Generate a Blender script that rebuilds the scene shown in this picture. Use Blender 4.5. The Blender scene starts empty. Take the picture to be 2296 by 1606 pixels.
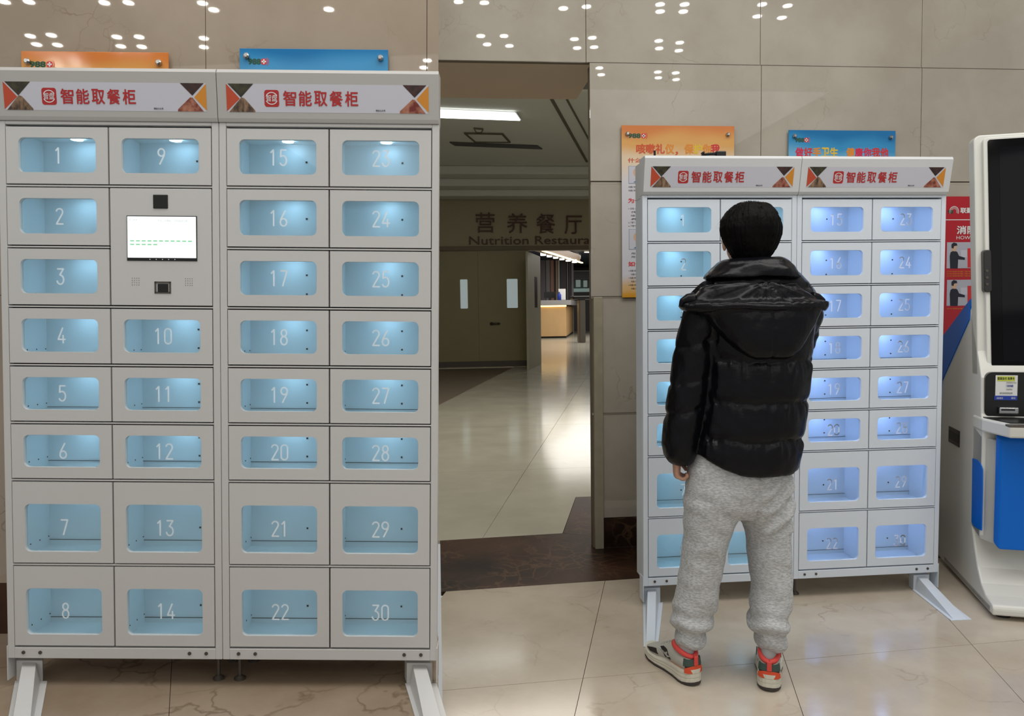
import bpy, bmesh, math, random
from mathutils import Matrix, Vector, noise
random.seed(7)
sc = bpy.context.scene
COL = sc.collection
# ------------------------------------------------------------------ camera (2296 x 1606, focal length 1700 px)
def rv(w):
    v = Vector(w); return Matrix.Rotation(v.length, 3, v.normalized())
F_, PX, PY = 1700.0, 1148.0, 803.0
AX = Matrix(((1,0,0),(0,0,-1),(0,1,0)))
H0 = 1.83
class Frame:
    """A place's own axes: x along its wall, y into the wall, z up; knows where the camera stands in it."""
    def __init__(s, R, t): s.R = R; s.t = t; s.c = -(R.transposed() @ t)
    def at(s, x, y, ax, val):
        d = s.R.transposed() @ Vector(((x-PX)/F_, (y-PY)/F_, 1.0))
        return s.c + d*((val-s.c[ax])/d[ax])
    def sub(s, o, yaw):
        M = Matrix.Rotation(yaw, 3, 'Z')
        return Frame(s.R @ M, s.R @ Vector(o) + s.t)
def base_frame(w, t):
    R = rv(w) @ AX
    return Frame(R, Vector(t) + R @ Vector((0,0,-H0)))
FR = base_frame((0.06379,-0.09248,-0.01705), (1.27207,-0.71405,3.38065))   # right-hand place = world axes
FL = base_frame((0.04014,-0.00407,0.00816), (-0.93921,-0.74191,2.42771))   # left-hand place
Mr = FR.R.transposed() @ FL.R
ML = Mr.to_4x4(); ML.translation = FR.R.transposed() @ (FL.t - FR.t)
MI = Matrix.Identity(4)
cam = bpy.data.cameras.new('camera'); camo = bpy.data.objects.new('camera', cam); COL.objects.link(camo)
cam.sensor_fit = 'HORIZONTAL'; cam.sensor_width = 36.0; cam.lens = 36.0*F_/2296.0
cam.clip_start = 0.05; cam.clip_end = 200
Rc = FR.R.transposed() @ Matrix(((1,0,0),(0,-1,0),(0,0,-1)))
camo.matrix_world = Matrix.Translation(FR.c) @ Rc.to_4x4()
sc.camera = camo
# ------------------------------------------------------------------ world, lights, exposure
def lin(c):
    return tuple(((x/255)/12.92 if x/255 <= 0.04045 else ((x/255+0.055)/1.055)**2.4) for x in c)
w = bpy.data.worlds.new('world'); sc.world = w; w.use_nodes = True
w.node_tree.nodes['Background'].inputs[0].default_value = (0.98, 1.0, 0.985, 1)
w.node_tree.nodes['Background'].inputs[1].default_value = 0.40
sc.view_settings.view_transform = 'Standard'; sc.view_settings.look = 'None'
sc.view_settings.exposure = 0.0; sc.view_settings.gamma = 1.0; sc.view_settings.use_curve_mapping = False
def area(name, loc, size, power, color, rot=(0,0,0), sy=None, spread=None):
    l = bpy.data.lights.new(name, 'AREA'); l.shape = 'RECTANGLE'; l.size = size; l.size_y = sy or size
    l.energy = power; l.color = color
    if spread: l.spread = spread
    o = bpy.data.objects.new(name, l); o.location = loc; o.rotation_euler = rot; COL.objects.link(o); return o
area('hall_light', (-0.8, -1.55, 4.5), 7.0, 152, (1.0,0.985,0.955), sy=1.8)
area('hall_light_far', (-0.8, -10.0, 4.5), 10.0, 230, (1.0,0.985,0.955), sy=8.0)
area('corridor_fill_light', (-0.2, 5.0, 4.2), 3.0, 150, (1.0,0.95,0.85), sy=4.0)  # added fill lamp that brightens the corridor, no fitting of its own
area('restaurant_light', (6.0, 26.0, 3.9), 8.0, 900, (1.0,0.96,0.9), sy=14.0)

# ------------------------------------------------------------------ materials
MATS = {}
def mat(name, col, rough=0.5, metal=0.0, spec=0.5, var=0.0, scale=6.0, bump=0.0, bscale=40.0, emit=None, estr=1.0, coat=0.0, col2=None, stretch=None, detail=4.0):
    if name in MATS: return MATS[name]
    m = bpy.data.materials.new(name); m.use_nodes = True; nt = m.node_tree; b = nt.nodes['Principled BSDF']
    c = lin(col)+(1,)
    b.inputs['Base Color'].default_value = c
    b.inputs['Roughness'].default_value = rough; b.inputs['Metallic'].default_value = metal
    b.inputs['Specular IOR Level'].default_value = spec; b.inputs['Coat Weight'].default_value = coat
    if emit: b.inputs['Emission Color'].default_value = lin(emit)+(1,); b.inputs['Emission Strength'].default_value = estr
    if var or col2 or bump:
        tc = nt.nodes.new('ShaderNodeTexCoord'); mp = nt.nodes.new('ShaderNodeMapping')
        nt.links.new(tc.outputs['Object'], mp.inputs[0])
        if stretch: mp.inputs['Scale'].default_value = stretch
        if var or col2:
            n = nt.nodes.new('ShaderNodeTexNoise'); n.inputs['Scale'].default_value = scale; n.inputs['Detail'].default_value = detail
            nt.links.new(mp.outputs[0], n.inputs['Vector'])
            r = nt.nodes.new('ShaderNodeValToRGB'); nt.links.new(n.outputs[0], r.inputs[0])
            r.color_ramp.elements[0].position = 0.35; r.color_ramp.elements[1].position = 0.65
            k = 1-var
            r.color_ramp.elements[0].color = (lin(col2)+(1,)) if col2 else (c[0]*k, c[1]*k, c[2]*k, 1)
            r.color_ramp.elements[1].color = c
            nt.links.new(r.outputs[0], b.inputs['Base Color'])
        if bump:
            n2 = nt.nodes.new('ShaderNodeTexNoise'); n2.inputs['Scale'].default_value = bscale; n2.inputs['Detail'].default_value = 3
            nt.links.new(mp.outputs[0], n2.inputs['Vector'])
            bp = nt.nodes.new('ShaderNodeBump'); bp.inputs['Strength'].default_value = bump; bp.inputs['Distance'].default_value = 0.01
            nt.links.new(n2.outputs[0], bp.inputs['Height']); nt.links.new(bp.outputs[0], b.inputs['Normal'])
    MATS[name] = m; return m
def marble(name, base, dark, vein, rough=0.1, vs=2.2, veinw=0.018, spec=0.5, vamt=0.75, patch=0.5):
    m = bpy.data.materials.new(name); m.use_nodes = True; nt = m.node_tree; b = nt.nodes['Principled BSDF']; N = nt.nodes.new; K = nt.links.new
    tc = N('ShaderNodeTexCoord'); n = N('ShaderNodeTexNoise'); n.inputs['Scale'].default_value = 1.7; n.inputs['Detail'].default_value = 6; n.inputs['Roughness'].default_value = 0.6
    K(tc.outputs['Object'], n.inputs['Vector'])
    r = N('ShaderNodeValToRGB'); K(n.outputs[0], r.inputs[0]); r.color_ramp.elements[0].position = 0.36; r.color_ramp.elements[1].position = 0.62
    r.color_ramp.elements[0].color = lin(dark)+(1,); r.color_ramp.elements[1].color = lin(base)+(1,)
    # warped cell borders as veins
    nw = N('ShaderNodeTexNoise'); nw.inputs['Scale'].default_value = 3.0; nw.inputs['Detail'].default_value = 5; K(tc.outputs['Object'], nw.inputs['Vector'])
    add = N('ShaderNodeVectorMath'); add.operation = 'MULTIPLY_ADD'; K(nw.outputs['Color'], add.inputs[0]); add.inputs[1].default_value = (0.55,0.55,0.55); K(tc.outputs['Object'], add.inputs[2])
    v = N('ShaderNodeTexVoronoi'); v.feature = 'DISTANCE_TO_EDGE'; v.inputs['Scale'].default_value = vs; K(add.outputs[0], v.inputs['Vector'])
    r2 = N('ShaderNodeValToRGB'); K(v.outputs['Distance'], r2.inputs[0]); r2.color_ramp.elements[0].position = 0.0; r2.color_ramp.elements[1].position = veinw
    r2.color_ramp.elements[0].color = (1,1,1,1); r2.color_ramp.elements[1].color = (0,0,0,1)
    n3 = N('ShaderNodeTexNoise'); n3.inputs['Scale'].default_value = 2.6; n3.inputs['Detail'].default_value = 4; K(tc.outputs['Object'], n3.inputs['Vector'])
    r3 = N('ShaderNodeValToRGB'); K(n3.outputs[0], r3.inputs[0]); r3.color_ramp.elements[0].position = patch; r3.color_ramp.elements[1].position = patch+0.14
    mu = N('ShaderNodeMath'); mu.operation = 'MULTIPLY'; K(r2.outputs[0], mu.inputs[0]); K(r3.outputs[0], mu.inputs[1])
    mu2 = N('ShaderNodeMath'); mu2.operation = 'MULTIPLY'; K(mu.outputs[0], mu2.inputs[0]); mu2.inputs[1].default_value = vamt
    mx = N('ShaderNodeMix'); mx.data_type = 'RGBA'; K(mu2.outputs[0], mx.inputs[0]); K(r.outputs[0], mx.inputs[6]); mx.inputs[7].default_value = lin(vein)+(1,)
    K(mx.outputs[2], b.inputs['Base Color'])
    b.inputs['Roughness'].default_value = rough; b.inputs['Specular IOR Level'].default_value = spec
    MATS[name] = m; return m
def glass(name, tint, fac=0.05, rough=0.03):
    m = bpy.data.materials.new(name); m.use_nodes = True; nt = m.node_tree; nt.nodes.clear(); N = nt.nodes.new
    o = N('ShaderNodeOutputMaterial'); t = N('ShaderNodeBsdfTransparent'); g = N('ShaderNodeBsdfGlossy'); x = N('ShaderNodeMixShader')
    t.inputs[0].default_value = tint+(1,); g.inputs['Roughness'].default_value = rough; x.inputs[0].default_value = fac
    nt.links.new(t.outputs[0], x.inputs[1]); nt.links.new(g.outputs[0], x.inputs[2]); nt.links.new(x.outputs[0], o.inputs[0])
    MATS[name] = m; return m
def glow(name, col, strength):
    return mat(name, (20,20,20), emit=col, estr=strength)

M_steelL = mat('locker_paint_warm', (198,197,196), 0.42, var=0.02, scale=3)
M_steelR = mat('locker_paint_cool', (212,220,230), 0.42, var=0.02, scale=3)
M_headL = mat('header_paint_warm', (176,174,171), 0.42)
M_headR = mat('header_paint_cool', (208,210,212), 0.42)
M_gap = mat('gasket_dark', (38,38,38), 0.8)
M_black = mat('black_plastic', (14,14,14), 0.3)
M_chrome = mat('chrome', (190,190,190), 0.22, metal=1.0)
M_dsteel = mat('dark_steel', (92,86,80), 0.4, metal=0.6)
M_liner = mat('liner_white', (234,239,241), 0.4)
M_pane = glass('pane_glass', (0.88,0.95,0.97), 0.045, 0.02)
M_digit = bpy.data.materials.new('digit_film'); M_digit.use_nodes = True
_n = M_digit.node_tree; _n.nodes.clear(); _o = _n.nodes.new('ShaderNodeOutputMaterial'); _d = _n.nodes.new('ShaderNodeBsdfDiffuse'); _t = _n.nodes.new('ShaderNodeBsdfTranslucent'); _m = _n.nodes.new('ShaderNodeMixShader')
_d.inputs[0].default_value = (0.96,0.96,0.95,1); _t.inputs[0].default_value = (1,1,1,1); _m.inputs[0].default_value = 0.35
_n.links.new(_d.outputs[0], _m.inputs[1]); _n.links.new(_t.outputs[0], _m.inputs[2]); _n.links.new(_m.outputs[0], _o.inputs[0])
M_screen = glow('screen_lit', (250,255,255), 1.25)
M_lampc = glow('compartment_lamp_cyan', (166,214,244), 29.0)
M_lampv = glow('compartment_lamp_violet', (160,184,255), 44.0)
M_lampb = glow('compartment_lamp_blue', (170,210,236), 22.0)
M_sign = mat('sign_white', (196,196,206), 0.35)
M_red = mat('sign_red', (176,34,36), 0.4)
M_white = mat('print_white', (226,226,226), 0.5)
M_blackprint = mat('print_black', (30,28,28), 0.5)
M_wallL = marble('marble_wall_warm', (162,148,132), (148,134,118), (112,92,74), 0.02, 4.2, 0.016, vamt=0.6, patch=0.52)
M_wallR = marble('marble_wall_cream', (176,169,156), (161,153,140), (128,116,98), 0.018, 3.6, 0.014, vamt=0.5, patch=0.54)
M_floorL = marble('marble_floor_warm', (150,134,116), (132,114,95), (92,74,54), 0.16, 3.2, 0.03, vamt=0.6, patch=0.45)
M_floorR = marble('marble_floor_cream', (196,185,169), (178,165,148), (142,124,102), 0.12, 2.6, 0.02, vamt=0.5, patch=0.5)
M_floorC = marble('corridor_floor', (194,190,175), (182,178,163), (150,142,122), 0.12, 1.2, 0.01, vamt=0.3, patch=0.55)
M_dark = marble('dark_emperador', (74,52,40), (34,24,18), (104,78,58), 0.3, 9.0, 0.10, vamt=0.6, patch=0.42, spec=0.12)
M_joint = mat('joint_grout', (110,98,82), 0.8)

# ------------------------------------------------------------------ geometry helpers
class G:
    def __init__(s): s.v = []; s.f = []; s.m = []
    def add(s, vs, fs, mi=0):
        o = len(s.v); s.v += [tuple(v) for v in vs]; s.f += [tuple(i+o for i in f) for f in fs]; s.m += [mi]*len(fs); return s
    def box(s, x0, x1, y0, y1, z0, z1, mi=0):
        return s.add([(x0,y0,z0),(x1,y0,z0),(x1,y1,z0),(x0,y1,z0),(x0,y0,z1),(x1,y0,z1),(x1,y1,z1),(x0,y1,z1)],
                     [(0,3,2,1),(4,5,6,7),(0,1,5,4),(1,2,6,5),(2,3,7,6),(3,0,4,7)], mi)
    def prism(s, pts, d, mi=0):
        """pts: 3D polygon, d: extrusion vector"""
        n = len(pts); d = Vector(d); a = [Vector(p) for p in pts]
        vs = a + [p+d for p in a]
        nrm = Vector((0,0,0))
        for i in range(n): nrm += a[i].cross(a[(i+1)%n])
        fl = nrm.dot(d) < 0
        fs = [tuple(range(n)), tuple(range(2*n-1, n-1, -1))] + [(i, i+n, (i+1)%n+n, (i+1)%n) for i in range(n)]
        if not fl: fs = [tuple(reversed(f)) for f in fs]
        return s.add(vs, fs, mi)
    def loft(s, rings, cap=True, mi=0, closed=True):
        n = len(rings[0]); vs = [p for r in rings for p in r]; fs = []
        for k in range(len(rings)-1):
            for i in range(n if closed else n-1):
                j = (i+1) % n; fs.append((k*n+i, k*n+j, (k+1)*n+j, (k+1)*n+i))
        if cap: fs.append(tuple(range(n-1,-1,-1))); fs.append(tuple((len(rings)-1)*n+i for i in range(n)))
        return s.add(vs, fs, mi)
    def cyl(s, p0, p1, r0, r1=None, n=16, mi=0):
        return s.tube([p0, p1], [r0, r0 if r1 is None else r1], n, mi)
    def tube(s, pts, rs, n=12, mi=0, flat=1.0):
        P = [Vector(p) for p in pts]; rings = []; up = None
        for i, p in enumerate(P):
            t = (P[min(i+1,len(P)-1)] - P[max(i-1,0)]).normalized()
            if up is None: up = Vector((0,0,1)) if abs(t.z) < 0.9 else Vector((0,1,0))
            a = t.cross(up).normalized(); b = t.cross(a).normalized(); up = -b if False else up
            r = rs[i] if isinstance(rs, (list,tuple)) else rs
            rings.append([p + a*math.cos(2*math.pi*k/n)*r + b*math.sin(2*math.pi*k/n)*r*flat for k in range(n)])
        return s.loft(rings, mi=mi)
    def ell(s, c, r, n=20, m=12, rot=None, mi=0):
        rings = []
        for j in range(1, m):
            th = math.pi*j/m
            ring = []
            for i in range(n):
                ph = 2*math.pi*i/n
                p = Vector((r[0]*math.sin(th)*math.cos(ph), r[1]*math.sin(th)*math.sin(ph), -r[2]*math.cos(th)))
                if rot: p = rot @ p
                ring.append(Vector(c)+p)
            rings.append(ring)
        return s.loft(rings, mi=mi)
def set_props(o, label=None, cat=None, group=None, kind=None):
    if label: o['label'] = label
    if cat: o['category'] = cat
    if group: o['group'] = group
    if kind: o['kind'] = kind
    return o
def thing(name, label, cat, base, place=MI, group=None):
    o = bpy.data.objects.new(name, None); COL.objects.link(o); o.empty_display_size = 0.05
    o.matrix_world = place @ Matrix.Translation(Vector(base)); o['_b'] = tuple(base)
    return set_props(o, label, cat, group)
BASE = {}
def obj(name, g, mats, parent=None, place=MI, bevel=0.0, seg=2, smooth=False, label=None, cat=None, group=None, kind=None, mesh=None):
    if mesh is None:
        mesh = bpy.data.meshes.new(name)
        verts = g.v
        mesh.from_pydata([tuple(v) for v in verts], [], g.f)
        if not isinstance(mats, (list,tuple)): mats = [mats]
        for m in mats: mesh.materials.append(m)
        if len(mats) > 1: mesh.polygons.foreach_set('material_index', g.m)
        if smooth: mesh.polygons.foreach_set('use_smooth', [True]*len(mesh.polygons))
        mesh.update()
    o = bpy.data.objects.new(name, mesh); COL.objects.link(o)
    if parent is not None:
        o.parent = parent; b = abs_base(parent)
        o.location = -Vector(b)
    else: o.matrix_world = place
    if bevel:
        bv = o.modifiers.new('bevel', 'BEVEL'); bv.width = bevel; bv.segments = seg; bv.limit_method = 'ANGLE'; bv.angle_limit = math.radians(40)
    return set_props(o, label, cat, group, kind)
def abs_base(o):
    """offset of the object's own origin in its place's axes (parts keep their vertices in place axes)"""
    if o.get('_b') is not None and o.parent is None: return tuple(o['_b'])
    return (0,0,0)
def child_at(name, mesh, parent, loc, place_base, label=None):
    o = bpy.data.objects.new(name, mesh); COL.objects.link(o); o.parent = parent; o.location = Vector(loc) - Vector(place_base)
    return set_props(o, label)
TXT = {}
def text2d(s, bold=0.0, res=3):
    key = (s, bold)
    if key in TXT: return TXT[key]
    cu = bpy.data.curves.new('t', 'FONT'); cu.body = s; cu.size = 1.0; cu.offset = bold; cu.resolution_u = res; cu.fill_mode = 'FRONT'
    o = bpy.data.objects.new('t', cu); COL.objects.link(o)
    dg = bpy.context.evaluated_depsgraph_get(); dg.update()
    me = bpy.data.meshes.new_from_object(o.evaluated_get(dg))
    vs = [(v.co.x, v.co.y) for v in me.vertices]; fs = [tuple(p.vertices) for p in me.polygons]
    bpy.data.objects.remove(o); bpy.data.curves.remove(cu); bpy.data.meshes.remove(me)
    TXT[key] = (vs, fs); return TXT[key]
def text_on(g, s, box, mp, bold=0.0, mi=0, keep=False):
    b = max(bold, 0)*0.9
    """fit the words into box (u0,u1,v0,v1) and map (u,v) to 3D"""
    vs, fs = text2d(s, 0.0)
    if not vs: return
    x0 = min(v[0] for v in vs); x1 = max(v[0] for v in vs); y0 = min(v[1] for v in vs); y1 = max(v[1] for v in vs)
    u0, u1, v0, v1 = box
    sy = (v1-v0)/max(y1-y0, 1e-6); sx = (u1-u0)/max(x1-x0, 1e-6)
    cx = (x0+x1)/2; uc = (u0+u1)/2
    if keep: sx = min(sx, sy*keep)
    sh = [(0,0)] if b == 0 else [(0,0)]+[(b*math.cos(a*math.pi/4), b*math.sin(a*math.pi/4)) for a in range(8)]
    o_ = Vector(mp(uc, v0)); nn = (Vector(mp(uc+0.01, v0))-o_).cross(Vector(mp(uc, v0+0.01))-o_).normalized()
    for k, (dx, dy) in enumerate(sh): g.add([tuple(Vector(mp(uc+(x+dx-cx)*sx, v0+(y+dy-y0)*sy))+nn*(k*4e-5)) for x, y in vs], fs, mi)
def arc(cx, cy, rx, ry, a0, a1, n=10): return [(cx+rx*math.cos(math.radians(a0+(a1-a0)*k/n)), cy+ry*math.sin(math.radians(a0+(a1-a0)*k/n))) for k in range(n+1)]
DIG = {'0': [arc(.23,.77,.2,.2,0,180)+arc(.23,.23,.2,.2,180,360)+[(.43,.77)]],
 '1': [[(.06,.80),(.22,.97),(.22,.03)]], '2': [arc(.23,.76,.2,.21,165,-35)+[(.04,.03),(.45,.03)]],
 '3': [[(.05,.97),(.42,.97),(.20,.60)]+arc(.22,.30,.21,.28,75,-165)], '4': [[(.32,.97),(.03,.25),(.47,.25)],[(.34,.50),(.34,.03)]],
 '5': [[(.41,.97),(.09,.97),(.07,.56)]+arc(.22,.32,.21,.30,110,-150)], '6': [[(.34,.97),(.06,.42)]+arc(.23,.25,.20,.23,145,505)],
 '7': [[(.04,.97),(.44,.97),(.17,.03)]], '8': [arc(.23,.76,.17,.21,-90,270), arc(.23,.28,.20,.26,90,450)],
 '9': [[(.13,.03),(.41,.58)]+arc(.23,.75,.20,.23,-35,325)]}
def digits_on(g, s, cx, z0, h, y, w=0.095):
    adv = 0.60; tot = adv*(len(s)-1)+0.47; x = cx-tot*h/2
    for ch in s:
        for pl in DIG[ch]:
            for i in range(len(pl)-1):
                a = Vector(pl[i]); b = Vector(pl[i+1]); d = (b-a)
                if d.length < 1e-5: continue
                d.normalize(); n = Vector((-d.y, d.x))*w/2; e = d*w*0.25
                g.add([(x+p.x*h, y, z0+p.y*h) for p in (a+n-e, a-n-e, b-n+e, b+n+e)], [(0,1,2,3)])
        x += adv*h
def rrect(x0, x1, z0, z1, r, n=6):
    pts = []
    for cx, cz, a0 in ((x1-r, z1-r, 0), (x0+r, z1-r, 90), (x0+r, z0+r, 180), (x1-r, z0+r, 270)):
        for i in range(n+1):
            a = math.radians(a0+90*i/n); pts.append((cx+r*math.cos(a), cz+r*math.sin(a)))
    return pts
def plate_with_window(g, X0, X1, Z0, Z1, wx0, wx1, wz0, wz1, r, y0, y1, n=6):
    inner = rrect(wx0, wx1, wz0, wz1, r, n); outer = [(X1,Z1),(X0,Z1),(X0,Z0),(X1,Z0)]
    N = len(inner); vs = []
    for y in (y0, y1):
        vs += [(x,y,z) for x,z in inner] + [(x,y,z) for x,z in outer]
    S = N+4; fs = []
    def oc(i): return N + i//(n+1)
    for i in range(N):
        j = (i+1) % N
        a, b = oc(i), oc(j)
        if a == b: fs.append((i, a, j)); fs.append((S+i, S+j, S+a))
        else: fs.append((i, a, b, j)); fs.append((S+i, S+j, S+b, S+a))
        fs.append((i, j, S+j, S+i))
    for k in range(4):
        a, b = N+k, N+(k+1) % 4
        fs.append((a, S+a, S+b, b))
    g.add(vs, fs)
def recalc(o):
    bm = bmesh.new(); bm.from_mesh(o.data); bmesh.ops.recalc_face_normals(bm, faces=bm.faces); bm.to_mesh(o.data); bm.free()
def fused(g, voxel, smooth=2, disp=None, flt=None):
    """voxel-remesh closed shapes into one skin, smooth it, displace it; returns a G with the result"""
    me = bpy.data.meshes.new('tmp'); me.from_pydata([tuple(v) for v in g.v], [], g.f)
    bm = bmesh.new(); bm.from_mesh(me); bmesh.ops.recalc_face_normals(bm, faces=bm.faces); bmesh.ops.triangulate(bm, faces=bm.faces); bm.to_mesh(me); bm.free()
    o = bpy.data.objects.new('tmp', me); COL.objects.link(o)
    r = o.modifiers.new('r', 'REMESH'); r.mode = 'VOXEL'; r.voxel_size = voxel
    if smooth:
        s = o.modifiers.new('s', 'SMOOTH'); s.factor = 0.5; s.iterations = smooth
    dg = bpy.context.evaluated_depsgraph_get(); dg.update()
    m2 = bpy.data.meshes.new_from_object(o.evaluated_get(dg))
    out = G()
    co = [v.co.copy() for v in m2.vertices]
    if disp:
        nr = [v.normal.copy() for v in m2.vertices]
        co = [c + disp(c, n) for c, n in zip(co, nr)]
    out.v = [tuple(c) for c in co]; out.f = [tuple(p.vertices) for p in m2.polygons]; out.m = [0]*len(out.f)
    bpy.data.objects.remove(o); bpy.data.meshes.remove(me); bpy.data.meshes.remove(m2)
    return out

# ================================================================== THE SETTING
WYL, WYR = 0.427, 0.855       # wall faces of the two places (y of each place)
def wall_plane(fr, y):
    return lambda px, py: fr.at(px, py, 1, y)
# ---- left place: wall, plinth, floor
SX = 0.662                    # the wall's free end
def cutx(y): return SX + (y-WYL)*(-0.092)
wl = thing('wall_left', None, None, (0,0.6,0), ML); wl['kind'] = 'structure'
g = G(); g.prism([(-1.35,WYL+0.012,0),(cutx(WYL+0.012)-0.003,WYL+0.012,0),(cutx(WYL+0.1)-0.003,WYL+0.1,0),(-1.35,WYL+0.1,0)], (0,0,3.0)); obj('wall_core', g, M_joint, wl)
xs = [-1.35, -0.209, 0.6185, None]
for i in range(3):
    for (z0, z1) in ((0.195, 1.30), (1.30, 3.0)):
        a = xs[i]+0.0012; b = (xs[i+1]-0.0012) if xs[i+1] is not None else None
        if b is None: pts = [(a,WYL,z0+0.001),(SX,WYL,z0+0.001),(cutx(WYL+0.012),WYL+0.012,z0+0.001),(a,WYL+0.012,z0+0.001)]
        else: pts = [(a,WYL,z0+0.001),(b,WYL,z0+0.001),(b,WYL+0.012,z0+0.001),(a,WYL+0.012,z0+0.001)]
        g = G(); g.prism(pts, (0,0,z1-z0-0.002)); obj('stone_panel', g, M_wallL, wl)
bl = G(); bl.prism([(-1.35,WYL-0.004,0),(SX,WYL-0.004,0),(cutx(WYL+0.012),WYL+0.012,0),(-1.35,WYL+0.012,0)], (0,0,0.194))
obj('baseboard_left', bl, M_dark, place=ML, kind='structure', bevel=0.001)
fl = thing('floor', None, None, (0,0,-0.02), ML); fl['kind'] = 'structure'
# floor tiles of the left place, cut along the place's right-hand end
def seamx(y): return 0.668 + (WYL-y)*0.0945 + 0.003
jx = lambda y: -0.172 + (0.0-y)*0.42
ys = [WYL-0.004, -0.62, -1.4]
for k in range(2):
    ya, yb = ys[k]-0.001, ys[k+1]+0.001
    for L_, R_ in (((lambda y: -1.45-0.05+(0-y)*0.30), (lambda y: jx(y)-0.83)), ((lambda y: jx(y)-0.828), (lambda y: jx(y)-0.001)), ((lambda y: jx(y)+0.001), seamx)):
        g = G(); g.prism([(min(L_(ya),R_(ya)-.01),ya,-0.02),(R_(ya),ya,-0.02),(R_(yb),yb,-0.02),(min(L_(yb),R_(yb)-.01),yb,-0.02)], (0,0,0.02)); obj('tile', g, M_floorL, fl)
g = G(); g.prism([(-1.5,WYL+0.08,-0.021),(seamx(WYL+0.08)-.002,WYL+0.08,-0.021),(seamx(-1.4)-.002,-1.4,-0.021),(-1.5,-1.4,-0.021)], (0,0,-0.04)); obj('screed', g, M_joint, fl)

# ---- right place: marble wall with the corridor opening
JX = -0.765
wr = thing('wall_right', None, None, (0,0.9,0)); wr['kind'] = 'structure'
T = 0.012
g = G(); g.box(JX+0.004, 3.2, WYR+T, WYR+0.07, 0, 2.668); g.box(-3.4, 3.2, WYR+T, WYR+0.07, 2.69, 4.6); obj('wall_core', g, M_joint, wr)
def panel(x0, x1, z0, z1, y=WYR, t=T, m=M_wallR, par=wr, gap=0.0015):
    g = G(); g.box(x0+gap, x1-gap, y, y+t, z0+gap, z1-gap); return obj('stone_panel', g, m, par, bevel=0.0008, seg=1)
for x0, x1 in ((-3.4,-1.75),(-1.75,-0.783),(-0.783,0.193),(0.193,1.135),(1.135,2.1),(2.1,3.2)):
    panel(x0, x1, 2.68, 3.65); panel(x0, x1, 3.65, 4.6)
rows = [(0.17,0.755),(0.765,1.405),(1.415,2.03),(2.045,2.68)]
for (z0, z1) in rows:
    for x0, x1 in ((JX if z1 > 1.41 else -0.705, 0.200),(0.200,1.140),(1.140,2.1),(2.1,3.2)):
        panel(x0, x1, z0, z1)
    g = G(); g.box(JX+0.004, 3.2, WYR+0.006, WYR+T, z1, z1+0.012); obj('joint_strip', g, M_wallR, wr)
g = G(); g.box(JX+0.010, -0.706, WYR-0.02, WYR+0.06, 0, 1.413); obj('trim_1', g, mat('jamb_stone', (160,153,132), 0.3, var=0.12, scale=14), place=MI, kind='structure', bevel=0.002)
g = G(); g.box(-0.705, 3.2, WYR-0.003, WYR+T, 0, 0.168); obj('baseboard_right', g, M_dark, place=MI, kind='structure', bevel=0.001)
g = G(); g.box(-3.4, -0.70, WYR+0.012, 1.62, 2.692, 2.75); obj('trim_2', g, mat('soffit_brown', (200,178,152), 0.5, var=0.06, scale=2, spec=0.2), place=MI, kind='structure')
# ---- right place: floor
fr = thing('floor', None, None, (0,0,-0.02)); fr['kind'] = 'structure'
e1 = Vector((0.9985, 0.0548, 0)); e2 = Vector((0.29, 0.957, 0)); o0 = Vector((-0.312, -0.582, 0))
def lineseg_y(x): return 0.353 + (x+0.616)*0.053     # near edge of the dark band
def band_back(x): return 1.161 + (x+0.887)*0.06
LIMX = lambda y: -1.60 + (y+0.6)*0.0          # the left place begins here
def clip(poly, a, b):   # keep the side where (p-a) x (b-a) <= 0
    out = []
    def sd(p): return (p[0]-a[0])*(b[1]-a[1]) - (p[1]-a[1])*(b[0]-a[0])
    for i in range(len(poly)):
        p, q = poly[i], poly[(i+1) % len(poly)]; sp, sq = sd(p), sd(q)
        if sp >= 0: out.append(p)
        if (sp >= 0) != (sq >= 0):
            t = sp/(sp-sq); out.append((p[0]+t*(q[0]-p[0]), p[1]+t*(q[1]-p[1])))
    return out
# the line on the floor where the left place's slab ends
sA = ML @ Vector((seamx(WYL), WYL, 0)); sB = ML @ Vector((seamx(-1.4), -1.4, 0))
sdir = (sB-sA).normalized(); seamA = sA - sdir*9; seamB = sB + sdir*3
pA = (seamA.x+0.012, seamA.y); pB = (seamB.x+0.012, seamB.y)
tl = 1.02
for i in range(-5, 5):
    for j in range(-3, 2):
        a = o0 + e1*(i*0.79) + e2*(j*tl)
        g_ = 0.0012
        poly = [a+e1*g_+e2*g_, a+e1*(0.79-g_)+e2*g_, a+e1*(0.79-g_)+e2*(tl-g_), a+e1*g_+e2*(tl-g_)]
        poly = [(p.x, p.y) for p in poly]
        poly = clip(poly, (-4, lineseg_y(-4)), (4, lineseg_y(4)))
        if len(poly) > 2: poly = clip(poly, pB, pA)
        if len(poly) < 3: continue
        A_ = abs(sum(poly[k][0]*poly[(k+1)%len(poly)][1]-poly[(k+1)%len(poly)][0]*poly[k][1] for k in range(len(poly))))/2
        if A_ < 0.01: continue
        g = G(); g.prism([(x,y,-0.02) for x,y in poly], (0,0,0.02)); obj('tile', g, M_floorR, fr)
def floor_piece(name, poly, m, z=0.0, par=fr):
    poly = clip(poly, pB, pA)
    if len(poly) < 3: return
    g = G(); g.prism([(x,y,-0.02) for x,y in poly], (0,0,0.02+z)); return obj(name, g, m, par)
floor_piece('border_strip', [(-3.0,lineseg_y(-3)+0.001),(3.2,lineseg_y(3.2)+0.001),(3.2,0.852),(-0.70,0.852),(-0.70,1.0),(-0.76,1.10),(-0.887,band_back(-0.887)),(-3.0,band_back(-3.0))], M_dark)
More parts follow.
